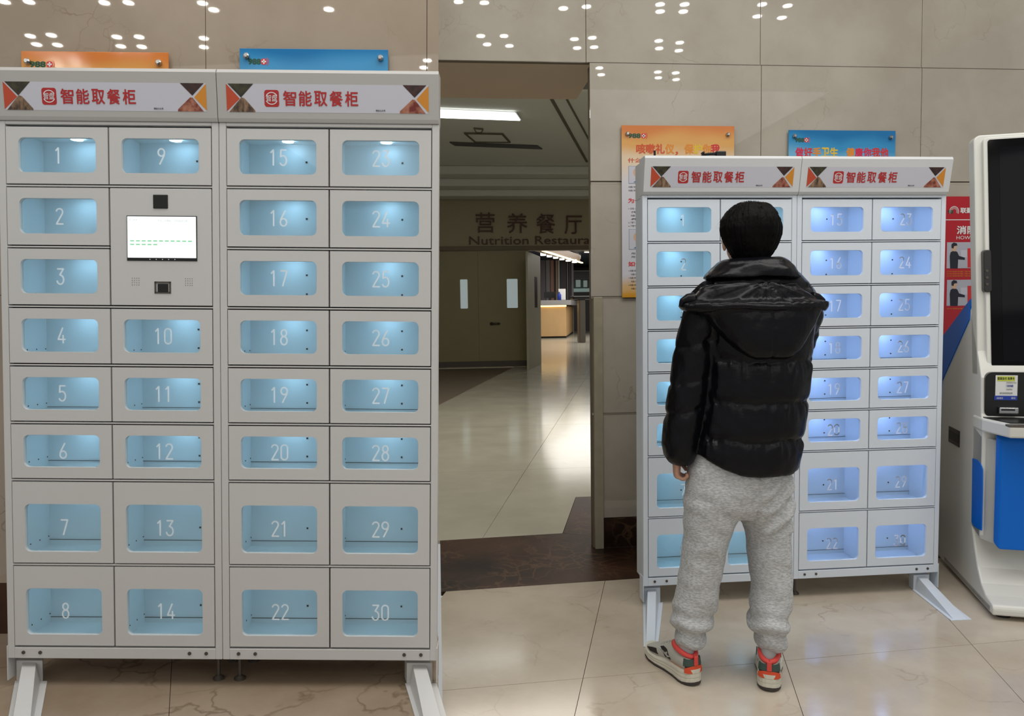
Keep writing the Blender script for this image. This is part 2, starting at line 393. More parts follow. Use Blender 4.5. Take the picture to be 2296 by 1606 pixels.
floor_piece('border_strip', [(-0.885,1.163),(-0.76,1.102),(-0.70,1.0),(-0.55,1.0),(-0.42,2.02),(-0.655,2.013)], M_dark)
g = G(); g.box(-3.0, 3.2, -3.75, 2.2, -0.06, -0.021)
gg = clip([(-3.0,-3.75),(3.2,-3.75),(3.2,2.2),(-3.0,2.2)], (pB[0]+.01,pB[1]), (pA[0]+.01,pA[1]))
g = G(); g.prism([(x,y,-0.06) for x,y in gg], (0,0,0.039)); obj('screed', g, M_joint, fr)
# corridor floor: long polished tiles
cA = FR.at(1090,1190,2,0); cB = FR.at(1240,960,2,0); cd = (cB-cA).normalized()
def cl(y, off=0): return cA.x + (y-cA.y)*cd.x/cd.y + off
yv = [1.2, 3.0, 5.4, 8.2, 11.2, 14.4]
for k in range(5):
    ya, yb = yv[k]+0.002, yv[k+1]-0.002
    for c in range(-1, 5):
        xa = lambda y: cl(y, c*1.9)+0.0015; xb = lambda y: cl(y, c*1.9+1.9)-0.0015
        poly = [(xa(ya),ya),(xb(ya),ya),(xb(yb),yb),(xa(yb),yb)]
        if k == 0:
            if c == 0: poly = [(cl(1.17,0),band_back(cl(1.17,0))+.001),(-0.889,1.162),(-0.657,2.016),(-0.42,2.022),(-0.1,3.0),(cl(yb,0)+.0015,yb)]; poly = poly
            elif c > 0: poly = [(-0.418,2.022),(6,2.022),(6,yb),(-0.098,yb)] if c == 1 else None
            else: poly = [(-3.0,band_back(-3.0)+.001),(cl(1.17,0)-.002,band_back(cl(1.17,0))+.001),(cl(yb,0)-.002,yb),(-3.0,yb)]
        if poly is None: continue
        g = G(); g.prism([(x,y,-0.02) for x,y in poly], (0,0,0.02)); obj('tile', g, M_floorC, fr)
g = G(); g.box(-8, 9, 1.7, 14.4, -0.06, -0.021); g.box(-8, -2.9, 1.0, 1.7, -0.06, -0.021); obj('screed', g, M_joint, fr)
g = G(); g.box(-2, 16, 14.403, 46, -0.06, -0.001); obj('floor', g, M_floorC, kind='structure')
# hall ceiling above both places
M_ceil = mat('ceiling_white', (214,208,196), 0.8)
g = G(); g.box(-7, 5, -16, 0.86, 4.6, 4.66); obj('ceiling', g, M_ceil, kind='structure')
# ---- corridor shell
M_cor = mat('corridor_wall', (168,158,130), 0.6, var=0.04, scale=1)
M_corc = mat('corridor_ceiling', (226,228,220), 0.7)
g = G(); g.box(-8, 9, 1.62, 14.6, 4.4, 4.46); g.box(-8, 9, 1.60, 1.66, 2.75, 4.4)
obj('ceiling', g, M_corc, kind='structure')
ZC = 4.4
def ceil_strip(x0, y0, x1, y1, wd, name='ceiling_groove'):
    a = FR.at(x0, y0, 2, ZC); b = FR.at(x1, y1, 2, ZC); d = (b-a).normalized(); n = Vector((-d.y, d.x, 0))*wd/2
    g = G(); g.prism([a+n, b+n, b-n, a-n], (0,0,-0.02)); return g
M_groove = mat('ceiling_groove_dark', (104,100,84), 0.8)
crown = thing('trim_3', None, None, (0,14,4.4)); crown['kind'] = 'structure'
for (x0,y0,x1,y1,wd) in ((1228,205,1316,362,0.045),(1262,205,1330,330,0.025)):
    obj('groove', ceil_strip(x0,y0,x1,y1,wd), M_groove, crown)
for (y0, z0, z1) in ((13.0,4.22,4.4),(13.5,4.05,4.22),(13.95,3.9,4.05)):
    g = G(); g.box(-8, 9, y0, 14.5, z0, z1); obj('moulding', g, M_corc, crown, bevel=0.03)
# sign wall with doors
SW = 14.5
g = G(); g.box(-8, 9, SW, SW+0.15, 2.80, 4.4); g.box(-8, -4.2, SW, SW+0.15, 0, 2.80); g.box(4.2, 9, SW, SW+0.15, 0, 2.8)
obj('wall_back', g, M_cor, kind='structure')
g = G(); g.box(-4.2, 4.2, SW-0.05, SW+0.2, 2.72, 2.82); obj('trim_4', g, mat('lintel_dark', (110,98,76), 0.5), kind='structure', bevel=0.01)
for nm, x in (('wall_corridor_left', -8.0), ('wall_corridor_right', 9.0)):
    g = G(); g.box(x-0.1, x, 0.9, 14.6, 0, 4.4) if x < 0 else g.box(x, x+0.1, 0.9, 14.6, 0, 4.4); obj(nm, g, M_cor, kind='structure')
def doorleaf(n, x0, x1, y, mirror=False, yaw=0.0, hinge=None, glassx=None):
    d = thing('door_%d' % n, None, None, (x0,y,0)); d['kind'] = 'structure'
    g = G(); plate_with_window(g, x0, x1, 0.01, 2.71, glassx[0], glassx[1], 1.38, 2.06, 0.02, y-0.02, y+0.03); o = obj('leaf', g, M_door, d, bevel=0.004)
    recalc(o)
    g = G(); g.box(glassx[0]-.01, glassx[1]+.01, y, y+0.006, 1.37, 2.07); obj('pane', g, M_frost, d)
    g = G(); g.box(x0, x1, y-0.028, y-0.02, 0.0, 0.14); obj('kick_plate', g, M_dsteel, d)
    return d
M_door = mat('corridor_door', (146,136,96), 0.45, var=0.06, scale=2)
M_frost = mat('lit_frosted_pane', (150,160,160), 0.3, emit=(190,205,205), estr=0.42)
P = lambda x, y: FR.at(x, y, 1, SW)
d1 = doorleaf(1, -3.0, -0.72, SW+0.02, glassx=(P(1020,0).x, P(1037,0).x))
d2 = doorleaf(2, -0.7195, P(1178,0).x, SW+0.02, glassx=(P(1127,0).x, P(1152,0).x))
hx = P(1090,0).x
g = G(); g.cyl((hx,SW-0.06,1.02),(hx+0.2,SW-0.06,1.02),0.02); g.cyl((hx,SW-0.06,1.02),(hx,SW,1.02),0.035); g.cyl((hx+.18,SW-0.06,1.02),(hx+.18,SW,1.02),0.02)
obj('door_handle', g, M_dsteel, d2, smooth=True)
# open leaf seen edge-on
oa = FR.at(1186,829,2,0); ob = FR.at(1214,816,2,0); od = (ob-oa).normalized(); on = Vector((-od.y, od.x, 0))*0.045
d3 = thing('door_3', None, None, (oa.x,oa.y,0)); d3['kind'] = 'structure'
g = G(); g.prism([oa, ob, ob+on, oa+on], (0,0,2.62)); obj('leaf', g, mat('corridor_door_light', (176,170,146), 0.5), d3, bevel=0.004)
L3 = (ob-oa).length
g = G(); a = oa+od*L3*0.50-on*0.02; b = oa+od*L3*0.72-on*0.02; g.prism([a+Vector((0,0,1.38)), b+Vector((0,0,1.38)), b+Vector((0,0,2.1)), a+Vector((0,0,2.1))], -on*0.05); obj('vision_slot', g, mat('slot_dark', (60,54,44), 0.3), d3)
# restaurant side wall and back
M_resw = mat('restaurant_wall', (120,104,90), 0.5)
g = G(); g.box(-2.1, -2.0, 14.7, 46, 0, 4.0); obj('wall_restaurant_left', g, M_resw, kind='structure')
g = G(); g.box(-2.1, 16, 46, 46.1, 0, 4.0); obj('wall_restaurant_back', g, mat('restaurant_back', (78,70,66), 0.5), kind='structure')
g = G(); g.box(16, 16.1, 14.7, 46, 0, 4.0); obj('wall_restaurant_right', g, M_resw, kind='structure')
g = G(); g.box(-2.1, 16.1, 14.66, 46.1, 4.0, 4.1); obj('ceiling', g, mat('restaurant_ceiling', (38,44,62), 0.6), kind='structure')

# raised letters of the restaurant sign
M_let = mat('sign_letters_brown', (84,48,34), 0.5)
sg = thing('restaurant_sign', 'dark brown raised lettering above the corridor doors, Chinese characters over English words', 'sign', (0,SW,3.0))
def mpS(u, v, y=SW-0.05): return (u, y, v)
def text3d(s, box, y0, t, bold):
    g = G(); text_on(g, s, box, lambda u, v: (u, y0, v), 0.0)
    n = len(g.v); vs = g.v + [(x, y+t, z) for x, y, z in g.v]; fs = [f for f in g.f]
    from collections import Counter
    ed = Counter()
    for f in g.f:
        for i in range(len(f)): ed[tuple(sorted((f[i], f[(i+1)%len(f)])))] += 1
    for (a, b), c in ed.items():
        if c == 1: fs.append((a, b, b+n, a+n))
    g.v = vs; g.f = fs; g.m = [0]*len(fs); return g
for ch, xa, xb, ya, yb in (('营',1067,1109,477,522),('养',1137,1182,479,523),('餐',1203,1244,480,524),('厅',1266,1304,484,525)):
    a = P(xa, yb); b = P(xb, ya); obj('letter', text3d(ch, (a.x,b.x,a.z,b.z), SW-0.05, 0.05, 0.03), M_let, sg, label='character '+ch)
a = P(1052,549); b = P(1352,529)
obj('letter_row', text3d('Nutrition Restaurant', (a.x,b.x,a.z,b.z), SW-0.04, 0.04, 0.02), M_let, sg, label='English words Nutrition Restaurant')

# ================================================================== LOCKERS
HS = [.19304,.19517,.1919,.18924,.18824,.18774,.27898,.2753]
CUM = [0]
for h in HS: CUM.append(CUM[-1]+h)
GAP = 0.04609; WD = 0.33; FRM = 0.022
Z = lambda i: H0 - CUM[i]
ZB = 0.093
DMESH = {}
def door_mesh(h, big, mpaint):
    key = (round(h,4), mpaint.name)
    if key in DMESH: return DMESH[key]
    g = G()
    top = 0.079 if big else 0.040
    plate_with_window(g, 0.0026, WD-0.0026, 0.0062, h-0.0062, 0.041, WD-0.041, 0.0425, h-top, 0.018, 0.0, 0.016)
    me = bpy.data.meshes.new('door'); me.from_pydata(g.v, [], g.f); me.materials.append(mpaint)
    bm = bmesh.new(); bm.from_mesh(me); bmesh.ops.recalc_face_normals(bm, faces=bm.faces)
    bm.to_mesh(me); bm.free(); me.update()
    g2 = G(); g2.box(0.03, WD-0.03, 0.0095, 0.0125, 0.031, h-top+0.011)
    m2 = bpy.data.meshes.new('window_pane'); m2.from_pydata(g2.v, [], g2.f); m2.materials.append(M_pane); m2.update()
    DMESH[key] = (me, m2, (0.0425 + h-top)/2); return DMESH[key]
DEPTH = 0.18
CM = {}
def comp_mesh(h, lamp):
    key = (round(h,4), lamp.name)
    if key in CM: return CM[key]
    x0, x1, z0, z1, y0, y1 = 0.013, WD-0.013, 0.014, h-0.014, 0.021, DEPTH
    g = G()
    # white liner, open towards the door
    vs = [(x0,y0,z0),(x1,y0,z0),(x1,y0,z1),(x0,y0,z1),(x0,y1,z0),(x1,y1,z0),(x1,y1,z1),(x0,y1,z1)]
    g.add(vs, [(0,1,5,4),(1,2,6,5),(2,3,7,6),(3,0,4,7),(4,5,6,7)], 0)
    # dark rim
    o = [(0.001,y0,0.001),(WD-0.001,y0,0.001),(WD-0.001,y0,h-0.001),(0.001,y0,h-0.001)]
    g.add(vs[:4]+o, [(0,4,5,1),(1,5,6,2),(2,6,7,3),(3,7,4,0)], 1)
    for k, (hx_, hz_) in enumerate(((0.21,h*0.62),(0.21,h*0.28))): g.box(hx_-0.003, hx_+0.003, y1-0.002, y1-0.0005, hz_-0.003, hz_+0.003, 1)
    for k in range(3): g.box(x0+0.0005, x0+0.002, 0.07+k*0.05, 0.073+k*0.05, z0+0.03, z0+0.034, 1)
    g.box(x0, x1, y1-0.003, y1-0.001, z0+0.018, z0+0.0195, 1)
    me = bpy.data.meshes.new('compartment'); me.from_pydata(g.v, [], g.f)
    for m in (M_liner, M_gap): me.materials.append(m)
    me.polygons.foreach_set('material_index', g.m); me.update()
    gl = G(); gl.cyl((WD/2, 0.115, z1-0.0015), (WD/2, 0.115, z1-0.006), 0.019, n=20)
    ml = bpy.data.meshes.new('lamp'); ml.from_pydata(gl.v, [], gl.f); ml.materials.append(lamp); ml.update()
    CM[key] = (me, ml); return CM[key]
def locker(place, side, mpaint, mhead, lampm, numsA, numsB, label, group, fwd, panel_unit):
    xa = -GAP/2-2*WD if side == 0 else GAP/2           # x of the first door's left edge
    X0 = xa-FRM if side == 0 else 0.0008
    X1 = -0.0008 if side == 0 else xa+2*WD+FRM
    base = ((X0+X1)/2, 0.12, 0.0)
    t = thing('food_locker', label, 'locker', base, place, group)
    # carcass: outer frame with the dividers between the doors
    g = G()
    g.box(X0, xa, 0, 0.030, ZB, H0+0.012); g.box(xa+2*WD, X1, 0, 0.030, ZB, H0+0.012)
    g.box(xa-0.003, xa, 0.030, DEPTH+0.01, ZB, H0+0.012); g.box(xa+2*WD, xa+2*WD+0.003, 0.030, DEPTH+0.01, ZB, H0+0.012)
    g.box(xa, xa+2*WD, 0, DEPTH+0.01, ZB, Z(8)-0.001); g.box(xa, xa+2*WD, 0.0, DEPTH+0.01, H0+0.0015, H0+0.012)
    g.box(xa, xa+2*WD, DEPTH+0.001, DEPTH+0.01, ZB, H0+0.01)
    obj('carcass', g, mpaint, t, bevel=0.0015, seg=1)
    for i in range(1, 8):
        if panel_unit and i == 2: g = G(); g.box(xa, xa+WD-0.002, 0.001, 0.02, Z(i)-0.0022, Z(i)+0.0022)
        else: g = G(); g.box(xa, xa+2*WD, 0.001, 0.02, Z(i)-0.0022, Z(i)+0.0022)
        obj('divider_rail', g, mpaint, t)
    for col, nums in ((0, numsA), (1, numsB)):
        for r in range(8):
            num = nums[r]
            if num is None: continue
            h = HS[r]; big = r >= 6; org = (xa+col*WD, 0.0, Z(r+1))
            dm, pm, zc = door_mesh(h, big, mpaint); cm, lm = comp_mesh(h, lampm)
            d = child_at('door', dm, t, org, base, 'door numbered %d' % num)
            child_at('window_pane', pm, d, (0,0,0), (0,0,0))
            g = G(); s = str(num); wdt = 0.030*len(s) if s != '1' else 0.018
            hh = 0.052
            digits_on(g, s, WD/2, zc-hh/2, hh, 0.0088)
            me = bpy.data.meshes.new('number'); me.from_pydata(g.v, [], g.f); me.materials.append(M_digit); me.update()
            child_at('number', me, d, (0,0,0), (0,0,0))
            c = child_at('compartment', cm, t, org, base)
            child_at('lamp', lm, c, (0,0,0), (0,0,0))
    # header box, leaning outwards at the top
    zh0, zh1 = H0+0.0125, H0+0.176
    g = G(); g.prism([(X0,-0.004,zh0),(X0,-fwd*0.35,zh0+0.012),(X0,-fwd,zh1-0.012),(X0,-fwd+0.006,zh1),(X0,0.05,zh1),(X0,0.05,zh0)], (X1-X0,0,0)); g.box(X0+0.018, X1-0.018, 0.05, DEPTH+0.01, zh0, zh1-0.004)
    hd = obj('header', g, mhead, t, bevel=0.002)
    ya, za, yb, zb = -fwd*0.35, zh0+0.012, -fwd, zh1-0.012
    def hp(off):
        def f(u, v):    # u across 0..1, v up 0..1 of the sign strip
            x = X0+0.030 + u*(X1-X0-0.062); q = 0.135 + v*0.62
            return (x, ya+(yb-ya)*q-off, za+(zb-za)*q)
        return f
    sp = obj('sign_strip', G().add([hp(0.0004)(*q) for q in ((0,0),(1,0),(1,1),(0,1))]+[hp(-0.001)(*q) for q in ((0,0),(1,0),(1,1),(0,1))], [(0,1,2,3),(0,4,5,1),(1,5,6,2),(2,6,7,3),(3,7,4,0)]), M_sign, t)
    def flat(name, pts, m, off=0.0009, lab=None): return obj(name, G().add([hp(off)(*p) for p in pts], [tuple(range(len(pts)))]), m, sp, label=lab)
    asp = (X1-X0-0.08)/((zb-za)*0.62)
    flat('printed_picture', [(0,1),(0,0.02),(0.066,0.47)], M_or, lab='orange red triangle')
    flat('printed_picture', [(0.008,1),(0.135,1),(0.072,0.51)], M_food1, lab='dark food photograph')
    flat('printed_picture', [(0.012,0),(0.142,0),(0.140,0.06),(0.09,0.48),(0.074,0.52)], M_food2, lab='brown food photograph')
    flat('printed_picture', [(1,0.98),(1,0.03),(0.94,0.5)], M_ye, lab='yellow triangle')
    flat('printed_picture', [(0.872,1),(0.99,1),(0.931,0.56)], M_food3, lab='dark food photograph')
    flat('printed_picture', [(0.856,0),(0.985,0),(0.932,0.49),(0.92,0.5),(0.858,0.08)], M_food4, lab='food photograph with red pieces')
    flat('logo', [(0.1875+u*0.0725, 0.19+v*0.60) for u, v in rrect(0,1,0,1,0.16,3)], M_red, lab='red rounded square emblem')
    g = G()
    cxl, czl = 0.2237, 0.49
    for a0, a1 in ((25,155),(205,335)):
        for k in range(8):
            A = [math.radians(a0+(a1-a0)*(k+q)/8) for q in (0,1)]
            pts = []
            for a_, r_ in ((A[0],0.195),(A[1],0.195),(A[1],0.225),(A[0],0.225)): pts.append(hp(0.0014)(cxl+math.cos(a_)*r_/asp, czl+math.sin(a_)*r_))
            g.add(pts, [(0,1,2,3)])
    text_on(g, '智盘', (0.196,0.251,0.38,0.62), hp(0.0014), 0.005)
    obj('emblem_lines', g, M_white, sp)
    g = G()
    for k, ch in enumerate('智能取餐柜'): text_on(g, ch, (0.282+k*0.0765, 0.282+k*0.0765+0.062, 0.235, 0.755), hp(0.0012), 0.022)
    obj('lettering', g, M_red, sp, label='five red Chinese characters')
    g = G(); text_on(g, '微信公众号', (0.738,0.785,0.06,0.125), hp(0.0012), 0.01); obj('caption', g, M_blackprint, sp)
    # rail screws
    for xq in (xa+0.03, xa+0.085, xa+2*WD-0.085, xa+2*WD-0.03):
        g = G(); g.cyl((xq,-0.0025,0.113),(xq,0.004,0.113),0.0058,0.0058,12); obj('rail_bolt', g, M_dsteel, t)
    # levelling foot at the inner corner
    fx = X1-0.035 if side == 0 else X0+0.035
    for fy in (0.06, 0.2):
        g = G(); g.cyl((fx,fy,0.012),(fx,fy,ZB),0.006); g.cyl((fx,fy,0.0),(fx,fy,0.006),0.019,0.019,20); g.cyl((fx,fy,0.006),(fx,fy,0.014),0.017,0.008,20); obj('levelling_foot', g, M_dsteel, t, smooth=False)
    return t, (X0, X1, xa, base)
M_or = mat('print_orange_red', (186,70,38), 0.5); M_ye = mat('print_yellow', (206,134,36), 0.5)
M_food1 = mat('print_food_green', (62,58,34), 0.5, col2=(30,28,20), scale=60); M_food2 = mat('print_food_brown', (150,120,92), 0.5, col2=(52,36,26), scale=70, stretch=(1,1,0.4))
M_food3 = mat('print_food_dark', (70,36,30), 0.5, col2=(34,20,20), scale=60); M_food4 = mat('print_food_red', (176,120,96), 0.5, col2=(110,30,22), scale=50)
def service_panel(t, info, mpaint):
    X0, X1, xa, base = info
    x0 = xa+WD; z0, z1 = Z(3), Z(1)
    sc_ = lambda px: x0 + (px-246)/231*WD
    zc_ = lambda py: z1 - (py-420)/270*(z1-z0)
    g = G(); g.box(x0+0.0026, x0+WD-0.0026, 0, 0.016, z0+0.0062, z1-0.0062); p = obj('service_panel', g, mpaint, t, bevel=0.001, seg=1, label='panel with screen, camera and scanner')
    g = G(); g.box(x0+0.002, x0+WD-0.002, 0.017, 0.021, z0+0.001, z1-0.001); obj('gasket', g, M_gap, t)
    g = G(); g.box(sc_(285), sc_(443), -0.002, 0.006, zc_(586), zc_(485)); obj('screen_bezel', g, M_black, p, bevel=0.001)
    g = G(); g.box(sc_(287), sc_(441), -0.0028, -0.001, zc_(579), zc_(487)); obj('screen', g, M_screen, p, label='lit white touch screen')
    g = G()
    for k in range(11):
        g.box(sc_(293+k*13), sc_(302+k*13), -0.0034, -0.0028, zc_(543), zc_(540))
    for k in range(5): g.box(sc_(293+k*13), sc_(302+k*13), -0.0034, -0.0028, zc_(551), zc_(548))
    obj('screen_keys', g, glow('screen_green', (150,225,170), 0.9), p)
    g = G(); text_on(g, '柜门状态', (sc_(291),sc_(310),zc_(497),zc_(493)), lambda u, v: (u,-0.0034,v)); text_on(g, '点击上方图标，可开启对应柜门', (sc_(355),sc_(428),zc_(499),zc_(494)), lambda u, v: (u,-0.0034,v)); obj('screen_text', g, glow('screen_grey', (170,180,180), 0.75), p)
    g = G()
    for k in range(5): g.cyl((sc_(337+k*14),-0.0026,zc_(582.5)),(sc_(337+k*14),-0.001,zc_(582.5)),0.0013,n=8)
    obj('indicator_dot', g, glow('dot_white', (230,230,230), 0.9), p)
    g = G(); g.box(sc_(345), sc_(378), -0.003, 0.004, zc_(469), zc_(438)); o = obj('camera_module', g, M_black, p, bevel=0.002)
    g = G(); g.box(sc_(347), sc_(382), -0.0015, 0.002, zc_(659), zc_(655)); g.box(sc_(346), sc_(350), -0.0015, 0.002, zc_(659), zc_(632)); g.box(sc_(379), sc_(383), -0.0015, 0.002, zc_(659), zc_(632)); g.box(sc_(346), sc_(383), -0.0015, 0.002, zc_(636), zc_(632)); obj('scanner_frame', g, M_dsteel, p)
    g = G(); g.box(sc_(353), sc_(377), -0.003, 0.002, zc_(656), zc_(637)); obj('scanner_window', g, M_black, p, bevel=0.002)
    for cx0 in (296, 416):
        g = G()
        for a in range(4):
            for b in range(4): q = (sc_(cx0+a*5), zc_(625+b*5)); g.cyl((q[0],-0.0008,q[1]),(q[0],0.002,q[1]),0.0011,n=6)
        obj('speaker_holes', g, M_dsteel, p)
def stabiliser(t, fr_pts, side, mpaint):
    """sheet-steel leg bolted under the locker: base plate on the floor, sloping ridge, upright bracket.
       fr_pts: back-left, back-right, front-right, front-left on the floor"""
    bl_, br_, f_r, f_l = [Vector((p[0],p[1],0)) for p in fr_pts]
    g = G(); g.prism([bl_, br_, f_r, f_l], (0,0,0.004))
    m = lambda a, b, k: a+(b-a)*k
    up = Vector((0,0,0.066)); lo = Vector((0,0,0.006))
    a, b = m(bl_,br_,0.12), m(bl_,br_,0.80); c, d = m(f_r,f_l,0.22), m(f_l,f_r,0.16)
    a2, b2 = m(bl_,br_,0.24), m(bl_,br_,0.66)
    g.add([a,b,c,d,a2+up,b2+up,m(c,b,0.04)+lo,m(d,a,0.04)+lo], [(0,1,2,3),(4,7,6,5),(0,3,7,4),(1,5,6,2),(0,4,5,1),(3,2,6,7)])
    k = (m(bl_,br_,0.05), m(bl_,br_,0.86))
    dy = (bl_-f_l).normalized()*0.05
    g.prism([k[0], k[1], k[1]+dy, k[0]+dy], (0,0,0.072))
    o = obj('stabiliser_leg', g, mpaint, t, bevel=0.0015, label='white sheet steel leg reaching forward on the floor'); recalc(o)
    g = G(); x = bl_.x if side == 0 else br_.x
    ex = info_edge[side]
    g.box(ex-0.002 if side == 0 else ex-0.001, ex+0.001 if side == 0 else ex+0.002, -0.002, 0.06, 0.02, 0.135); obj('bracket_plate', g, mpaint, t)
NUM = [(list(range(1,9)), [9,None,None,10,11,12,13,14]), (list(range(15,23)), list(range(23,31)))]
for place, mp_, mh_, lamps, fwd, nm in ((ML, M_steelL, M_headL, (M_lampb, M_lampb), 0.022, 'left'), (MI, M_steelR, M_headR, (M_lampc, M_lampv), 0.045, 'right')):
    info_edge = {}
    if nm == 'left':
        labs = ('big grey white food locker, doors 1 to 14 and lit white screen, at far left', 'big grey white food locker with doors 15 to 30, left of the corridor opening')
    else:
        labs = ('white food locker behind the standing person, glass doors 1 to 14 glowing cyan', 'white food locker with violet lit doors 15 to 30, beside the payment kiosk')
    tA, iA = locker(place, 0, mp_, mh_, lamps[0], NUM[0][0], NUM[0][1], labs[0], 'food lockers', fwd, True)
    tB, iB = locker(place, 1, mp_, mh_, lamps[1], NUM[1][0], NUM[1][1], labs[1], 'food lockers', fwd, False)
    info_edge = {0: iA[0], 1: iB[1]}
    service_panel(tA, iA, mp_)
    if nm == 'left':
        stabiliser(tA, ((-0.703,0.03),(-0.595,0.03),(-0.36,-0.42),(-0.45,-0.42)), 0, mp_)
        stabiliser(tB, ((0.597,0.03),(0.703,0.03),(0.80,-0.38),(0.71,-0.38)), 1, mp_)
    else:
        stabiliser(tA, ((-0.70,0.03),(-0.606,0.03),(-0.757,-0.411),(-0.815,-0.405)), 0, mp_)
        stabiliser(tB, ((0.600,0.03),(0.697,0.03),(0.638,-0.322),(0.545,-0.320)), 1, mp_)
        q = FR.at(1468,356,1,0.1)
        g = G(); g.cyl((q.x,0.1,H0+0.17),(q.x,0.1,H0+0.225),0.006,0.005,10); obj('antenna', g, M_black, tA)
    # black plug and lead lying on top of the first locker
    zt = H0+0.1765
    if nm == 'right':
        q = FR.at(1603,355,1,0.05)
        tk = thing('power_adapter', 'black power adapter with coiled lead lying on top of the locker behind the person', 'adapter', (q.x,0.06,zt), place)
        g = G(); g.box(q.x, q.x+0.045, 0.03, 0.09, zt, zt+0.035); obj('housing', g, M_black, tk, bevel=0.004)
        g = G(); g.tube([(q.x+0.01+0.035*math.cos(a*0.7)-0.03,0.06+0.03*math.sin(a*0.7),zt+0.006+a*0.0011) for a in range(24)], 0.005, 8); obj('coiled_lead', g, M_black, tk, smooth=True)
    else:
        q = FL.at(240,156,1,0.05)
        tk = thing('power_adapter', 'black power adapter with lead lying on top of the big left locker', 'adapter', (q.x,0.06,zt), place)
        g = G(); g.box(q.x, q.x+0.028, 0.03, 0.09, zt, zt+0.016); obj('housing', g, M_black, tk, bevel=0.003)
        g = G(); g.tube([(q.x+0.005-0.0018*a,0.06+0.012*math.sin(a*0.5),zt+0.005+0.006*abs(math.sin(a*0.35))) for a in range(18)], 0.004, 8); obj('coiled_lead', g, M_black, tk, smooth=True)

# ================================================================== POSTERS
M_acr = mat('acrylic_orange', (214,130,50), 0.12)
def poster_mat(name, stops, wave=0.06, ang=1.0, z0=0, z1=1):
    """printed background: soft wavy bands running up the sheet"""
    m = bpy.data.materials.new(name); m.use_nodes = True; nt = m.node_tree; b = nt.nodes['Principled BSDF']; N = nt.nodes.new; K = nt.links.new
    tc = N('ShaderNodeTexCoord'); sp = N('ShaderNodeSeparateXYZ'); K(tc.outputs['Object'], sp.inputs[0])
    no = N('ShaderNodeTexNoise'); no.inputs['Scale'].default_value = 4.0; no.inputs['Detail'].default_value = 1; K(tc.outputs['Object'], no.inputs[0])
    ma = N('ShaderNodeMath'); ma.operation = 'MULTIPLY_ADD'; K(no.outputs[0], ma.inputs[0]); ma.inputs[1].default_value = wave; K(sp.outputs[2], ma.inputs[2])
    mr = N('ShaderNodeMapRange'); K(ma.outputs[0], mr.inputs[0]); mr.inputs[1].default_value = z0; mr.inputs[2].default_value = z1
    r = N('ShaderNodeValToRGB'); K(mr.outputs[0], r.inputs[0]); r.color_ramp.interpolation = 'EASE'
    while len(r.color_ramp.elements) < len(stops): r.color_ramp.elements.new(0.5)
    for e, (p, c) in zip(r.color_ramp.elements, stops): e.position = p; e.color = lin(c)+(1,)
    K(r.outputs[0], b.inputs['Base Color']); b.inputs['Roughness'].default_value = 0.08; b.inputs['Specular IOR Level'].default_value = 0.5
    return m
M_gr = mat('print_green', (22,78,56), 0.5); M_rd = mat('print_red', (206,44,48), 0.5); M_bl = mat('print_blue', (40,110,170), 0.5)
M_cm = mat('print_crimson', (206,30,74), 0.5); M_oy = mat('print_amber', (222,138,40), 0.5); M_yy = mat('print_gold', (226,186,52), 0.5); M_br = mat('print_vermilion', (206,84,40), 0.5)
def logo(par, mp, u0, u1, v0, v1, digits='988'):
    w_ = u1-u0
    g = G(); text_on(g, digits, (u0, u0+w_*0.58, v0, v1), mp, 0.05); obj('hospital_mark', g, M_gr, par)
    g = G(); cx, cz, r = u0+w_*0.74, (v0+v1)/2, (v1-v0)*0.62
    g.add([mp(cx+r*math.cos(2*math.pi*k/20), cz+r*math.sin(2*math.pi*k/20)) for k in range(20)], [tuple(range(20))])
    for rr in (1.25, 1.5):
        for k in range(6):
            a = [math.radians(-50+k*17), math.radians(-50+k*17+17)]
            g.add([mp(cx+r*q*math.cos(t_), cz+r*q*math.sin(t_)) for t_, q in ((a[0],rr),(a[1],rr),(a[1],rr+0.1),(a[0],rr+0.1))], [(0,1,2,3)])
    obj('hospital_mark', g, M_rd, par)
    g = G(); s = r*0.22; mp2 = lambda u, v: tuple(Vector(mp(u, v))+Vector((0,-0.0004,0)))
    g.add([mp2(cx-s,cz-r*.7),mp2(cx+s,cz-r*.7),mp2(cx+s,cz+r*.7),mp2(cx-s,cz+r*.7)], [(0,1,2,3)]); g.add([mp2(cx-r*.7,cz-s),mp2(cx+r*.7,cz-s),mp2(cx+r*.7,cz+s),mp2(cx-r*.7,cz+s)], [(0,1,2,3)])
    obj('cross', g, M_white, par)
def standoff(par, x, y, z, r=0.011):
    g = G(); g.cyl((x,y-0.012,z),(x,y,z),r,r,16); g.cyl((x,y-0.018,z),(x,y-0.012,z),r*0.6,r,16); obj('standoff_screw', g, M_chrome, par, smooth=False)
def rectp(name, x0, x1, z0, z1, y, m, par, t=0.0006, lab=None):
    g = G(); g.box(x0, x1, y-t, y, z0, z1); return obj(name, g, m, par, label=lab)
OR_ST = [(0.0,(208,150,40)),(0.03,(214,176,120)),(0.12,(206,206,214)),(0.66,(210,208,214)),(0.80,(222,200,170)),(0.90,(216,160,84)),(1.0,(206,118,48))]
BL_ST = [(0.0,(36,120,170)),(0.1,(206,206,214)),(0.70,(206,214,222)),(0.82,(120,180,214)),(0.92,(52,142,194)),(1.0,(24,112,170))]
